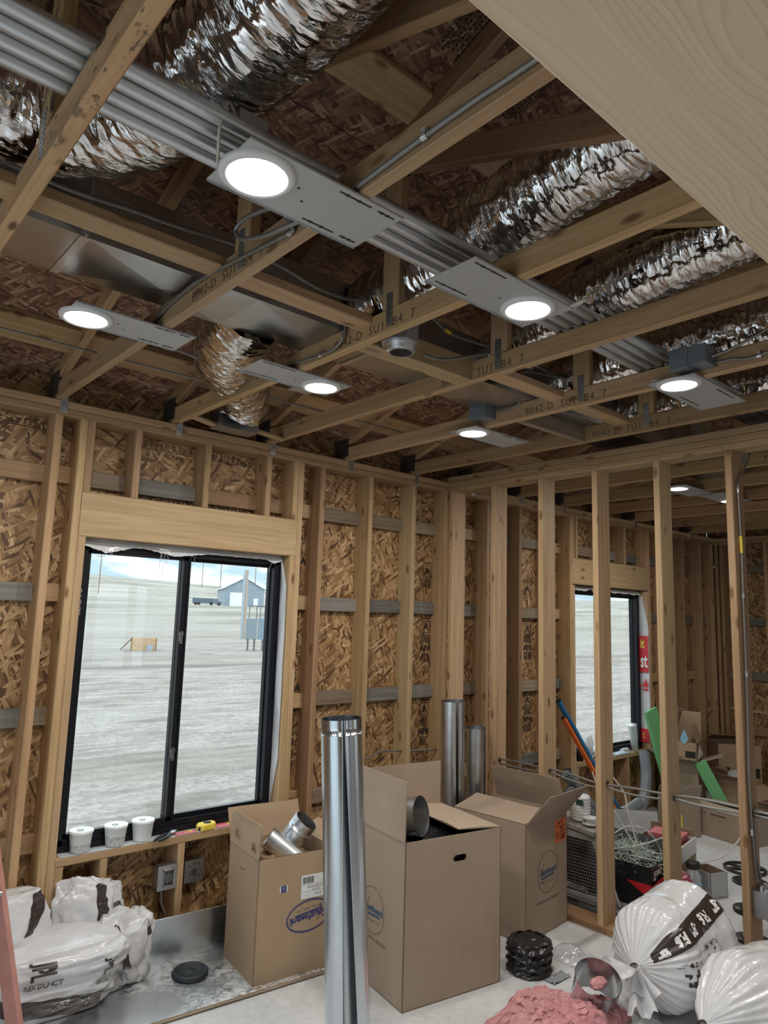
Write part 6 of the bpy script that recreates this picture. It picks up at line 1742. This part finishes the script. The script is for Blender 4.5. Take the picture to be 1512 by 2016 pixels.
decal('lettering', mm, M_INKB, tV, onface(MV, .25, .26, 'F'))
mm = MB(); mm.add([MV @ Vector(p) for p in ((.127, -.13, .0), (.14, -.08, .16), (.10, -.02, .27), (.06, .05, .24), (.15, .06, .05))], [(0, 1, 2, 3, 4)]); part('torn_edge', mm, M_PAPER, tV)
mm = MB(); mm.add([MV @ Vector(p) for p in ((-.02, -.134, .19), (.02, -.137, .29), (.06, -.134, .20), (.02, -.138, .15))], [(0, 1, 2, 3)]); part('blue_sticker', mm, plain('light_blue', (.25, .50, .68), .4), tV)
tW, MW = carton('carton', 'brown carton with dark printed squares against the end wall', (6.60, -.25), radians(-50), .42, .36, .55, M_CARD, {'B': (.18, 20, 0)}, group='brown cartons')
mm = MB(); rect2d(mm, .02, .20, .11, .32); rect2d(mm, .26, .20, .40, .32); decal('dark_print', mm, M_INK, tW, onface(MW, .42, .36, 'F'))
carton('carton', 'open brown carton holding clear wrap near the end stud', (6.02, -.49), radians(-95), .26, .30, .33, M_CARD, {'L': (.12, 150, 0), 'F': (.10, 150, 0)}, group='brown cartons')
cw = blob(None, (6.17, -.62, .33), (.10, .09, .07), 6, .5, 2.6, 36, 22); single('clear_wrap', cw, M_CLEARP, 'crumpled clear wrap in the open carton near the end wall', 'wrap')
carton('carton', 'low brown carton with open flaps, seen past the stud with the cable', (5.93, -.88), radians(-97), .62, .40, .20, M_CARD, {'F': (.20, 165, 0), 'L': (.16, 150, 0), 'R': (.2, 140, 0)}, group='brown cartons')
rs = random.Random(9)
acc = MB()
for k in range(10):
    acc.box((6.42 + rs.uniform(-.10, .12), -.52 + rs.uniform(-.10, .10), .02 + .03 * k), (rs.uniform(.15, .26), rs.uniform(.05, .12), .028), Matrix.Rotation(rs.uniform(0, 3), 3, 'Z') @ Matrix.Rotation(rs.uniform(-.12, .12), 3, 'X'))
single('scrap_heap', acc, M_CARDIN, 'heap of brown cardboard and wood offcuts between the far cartons', 'scrap', kind='stuff')
def strip(label, a, b, w, t_, mat, up):
    th = thing('green_panel', label, 'panel', b if b[2] < a[2] else a, 'green panels')
    board('panel', th, mat, a, b, w, t_, up)
strip('bright green panel leaning from the far window jamb behind the middle stud', (5.41, -.16, .95), (5.60, -.30, .03), .20, .03, M_GREEN, (1, 0, .2))
strip('green panel end leaning below the splayed flap of the tall carton', (5.72, -.47, .50), (5.80, -.70, .02), .11, .02, M_GREEN, (.3, -1, -.4))
# things on the far sill
zs2 = Vz0
rs = random.Random(4)
for k, (x, y, w_, d_, h_, mt, nm, lb_) in enumerate(((4.56, .05, .06, .05, .14, M_INK, 'black_can', 'black can on the far window sill, beside the jamb'), (4.70, .05, .08, .06, .20, M_CLEARP, 'clear_jar', 'tall clear jar on the far window sill'), (4.83, .04, .09, .06, .10, M_WHITE, 'white_tub', 'white tub on the far window sill beside the clear jar'),
        (5.20, .04, .22, .08, .02, plain('pale_blue_packet', (.42, .60, .72), .4), 'flat_packet', 'pale blue packet lying on the far window sill'), (5.30, .05, .14, .07, .05, M_CLEARP, 'clear_packet', 'clear packet on the pale blue one on the far window sill'))):
    m = MB()
    if h_ > .08: m.lathe([(.0001, zs2), (w_ * .5, zs2), (w_ * .52, zs2 + h_ * .8), (w_ * .36, zs2 + h_ * .9), (w_ * .38, zs2 + h_), (.0001, zs2 + h_)], 20, Matrix.Translation((x, y, 0)))
    else: m.grid(lambda u, v: Vector((x + (u - .5) * w_, y + (v - .5) * d_, zs2 + .004 + (h_ if k == 3 else h_) * (1 - (2 * u - 1) ** 4) * (1 - (2 * v - 1) ** 4) * (.7 + .5 * nz(u * 6, v * 6, k)))), 16, 8)
    single(nm, m, mt, lb_, 'container' if h_ > .08 else 'packet')
m = MB(); m.tube([(5.50, .06, zs2 + .004), (5.49, .06, zs2 + .12), (5.46, .06, zs2 + .24)], [.035, .036, .045], 16); single('clear_tube', m, M_CLEARP, 'clear plastic tube standing on the far window sill by the jamb', 'tube')

# ------------------------------------------------------------------ outdoors: dry ground rising to a hill
def gz_(x, y):
    d = sqrt(x * x + y * y); az = math.degrees(atan2(x, y))
    h = -.32
    def sm(a, b, v): 
        t = min(1, max(0, (v - a) / (b - a))); return t * t * (3 - 2 * t)
    h += 3.0 * sm(48, 120, d) + (18 + 4 * sm(32, 12, az)) * sm(130, 520, d) * (1 - .22 * sm(20, 34, az) - .0 * sm(40, 60, az))
    h += .35 * nz(x * .03, y * .03, 1) * sm(30, 80, d) + .05 * nz(x * .4, y * .4, 2) * sm(3, 9, d) + 1.2 * nz(x * .01, y * .01, 5) * sm(120, 300, d)
    if 17 < d < 22: h += .12 * sin((d - 17) / 5 * pi)
    return h
m = MB()
ds = [0.7 * 1.092 ** k for k in range(82)]
def gfn(u, v):
    az = radians(-32 + 121.5 * u); d = ds[min(len(ds) - 1, int(round(v * (len(ds) - 1))))]
    x = d * sin(az); y = .66 + d * cos(az) if cos(az) > 0 else .66 + d * cos(az)
    return Vector((x + (4 if False else 0), max(.66, y), gz_(x, y)))
m.grid(gfn, 150, len(ds) - 1)
single('ground_outside', m, M_SOIL, None, None, kind='structure')
def at_az(az, d): 
    a = radians(az); x, y = CAM.x + d * sin(a), CAM.y + d * cos(a); return x, y, gz_(x, y)
# shed
x, y, z = at_az(30.1, 150)
sh = TR((x, y, z - .2), radians(-22))
sd_ = thing('shed', 'blue-grey metal shed on the rise outside the big window', 'building', sh)
Wd, Dp, Hh, Rh = 8.2, 13.0, 4.0, 2.2
m = MB(); m.prism([(-Wd / 2, 0), (Wd / 2, 0), (Wd / 2, Hh), (0, Hh + Rh), (-Wd / 2, Hh)], 0, Dp); part('wall', m, M_SHED, sd_, True)
m = MB()
for sg in (-1, 1): m.add([(sg * (Wd / 2 + .3), -.3, Hh - .1), (sg * (Wd / 2 + .3), Dp + .3, Hh - .1), (0, Dp + .3, Hh + Rh + .12), (0, -.3, Hh + Rh + .12)], [(0, 1, 2, 3)])
part('roof', m, M_SHEDR, sd_, True)
m = MB(); m.bb(-2.9, -.3, -.06, -.01, 0, 3.2); part('door', m, M_WHITE, sd_, True)
m = MB(); m.bb(2.0, 2.9, -.06, -.01, 0, 2.1); part('door', m, M_WHITE, sd_, True)
m = MB(); m.bb(Wd / 2, Wd / 2 + .05, 2.0, 6.5, 0, 3.0); part('door', m, M_WHITE, sd_, True)
x, y, z = at_az(27.2, 140)
tk = thing('parked_truck', 'dark truck and trailer parked beside the metal shed', 'vehicle', TR((x, y, z), radians(-27)) @ Matrix.Scale(.6, 4))
m = MB(); m.bb(-4.2, 2.5, -1, 1, .6, 2.2); part('trailer_box', m, plain('slate_blue', (.10, .14, .18), .5), tk, True)
m = MB(); m.prism([(2.6, .5), (4.8, .5), (4.8, 1.2), (3.9, 1.4), (3.5, 2.1), (2.6, 2.1)], -.9, .9); part('cab', m, plain('slate_blue_cab', (.12, .16, .20), .4), tk, True)
for xw in (-3.2, -2.2, 1.6, 4.0):
    m = MB(); m.lathe([(.0001, -1.0), (.5, -1.0), (.5, 1.0), (.0001, 1.0)], 14, Matrix.Translation((xw, 0, .5)) @ Matrix.Rotation(pi / 2, 4, 'X')); part('wheel', m, M_INK, tk, True)
# poles
def upole(label, az, d, h, r, cross=True, mat=None):
    x, y, z = at_az(az, d)
    t = thing('utility_pole', label, 'pole', (x, y, z - .3), 'utility poles')
    m = MB(); m.tube([(x, y, z - .3), (x, y, z + h)], [r, r * .75], 10); part('mast', m, mat or M_GREYB, t)
    if cross:
        m = MB(); m.box((x, y, z + h * .94), (h * .22, .15, .15), Matrix.Rotation(radians(-az), 3, 'Z')); part('crossarm', m, M_GREYB, t)
upole('thick utility pole with a conduit beside it, near the grey cabinets', 30.2, 55, 5.2, .20, False, mottled('weathered_pole', (.40, .33, .28), (.50, .43, .37), 2, .8))
x, y, z = at_az(30.05, 54.6); m = MB(); m.tube([(x, y, z), (x, y, z + 4.9)], .10, 8); single('riser_conduit', m, M_SHEDR, 'pale conduit running up beside the thick utility pole', 'conduit')
upole('thin utility pole on the hillside, seen through the sliding pane nearest the ladder', 19.3, 230, 12, .18)
upole('thin utility pole beyond the shed, first of the ridge pair', 28.2, 330, 17, .2); upole('thin utility pole beyond the shed, second of the ridge pair', 30.9, 330, 18, .2); upole('faint short utility pole left of the ridge pair on the horizon'.replace('left of', 'before'), 26.8, 380, 14, .2)
# electrical cabinets
x, y, z = at_az(31.3, 40)
cbn = thing('utility_cabinet', 'grey electrical cabinets on posts outside the big window', 'cabinet', TR((x, y, z), radians(-31)))
m = MB(); m.bb(-.62, -.05, -.2, .2, .62, 1.75); part('cabinet_box', m, plain('cabinet_grey', (.20, .25, .29), .5), cbn, True)
m = MB(); m.bb(.0, .75, -.2, .2, .62, 1.78); part('cabinet_box', m, plain('cabinet_blue_grey', (.22, .29, .345), .5), cbn, True)
m = MB(); m.bb(-.64, -.04, -.225, -.2, .64, 1.73); part('door', m, plain('cabinet_door', (.22, .275, .315), .5), cbn, True)
for px_ in (-.5, -.15, .3):
    m = MB(); m.bb(px_ - .05, px_ + .05, -.06, .06, -.3, .62); part('post', m, M_STEELD, cbn, True)
for px_ in (-.5, -.1, .1, .35, .6):
    m = MB(); m.tube([(px_, 0, 1.75), (px_, 0, 2.45)], .025, 6); part('riser', m, M_STEELD, cbn, True)
m = MB(); m.bb(-.55, .75, -.03, .03, 2.40, 2.46); part('rail', m, M_STEELD, cbn, True)
# plank bin
x, y, z = at_az(22.6, 38)
cr_t = thing('plank_bin', 'tan plank bin with a slanted brace out on the bare ground', 'bin', TR((x, y, z), radians(-22)))
for k in range(4):
    board('plank', cr_t, M_WOOD2, (cr_t.matrix_basis @ Vector((-.42, -.2, .08 + .155 * k))), (cr_t.matrix_basis @ Vector((.72, -.2, .08 + .155 * k))), .145, .04, (0, 0, 1))
for px_ in (-.42, .72):
    m = MB(); m.bb(px_ - .05, px_ + .05, -.17, .35, 0, .64); part('end_post', m, M_WOOD3, cr_t, True)
board('brace', cr_t, M_GREYB, cr_t.matrix_basis @ Vector((-.95, -.2, .02)), cr_t.matrix_basis @ Vector((-.42, -.2, .62)), .06, .06, (0, 1, 0))
m = MB(); m.bb(.30, .58, -.28, -.24, .0, .30); part('sheet_scrap', m, M_SHEDR, cr_t, True)
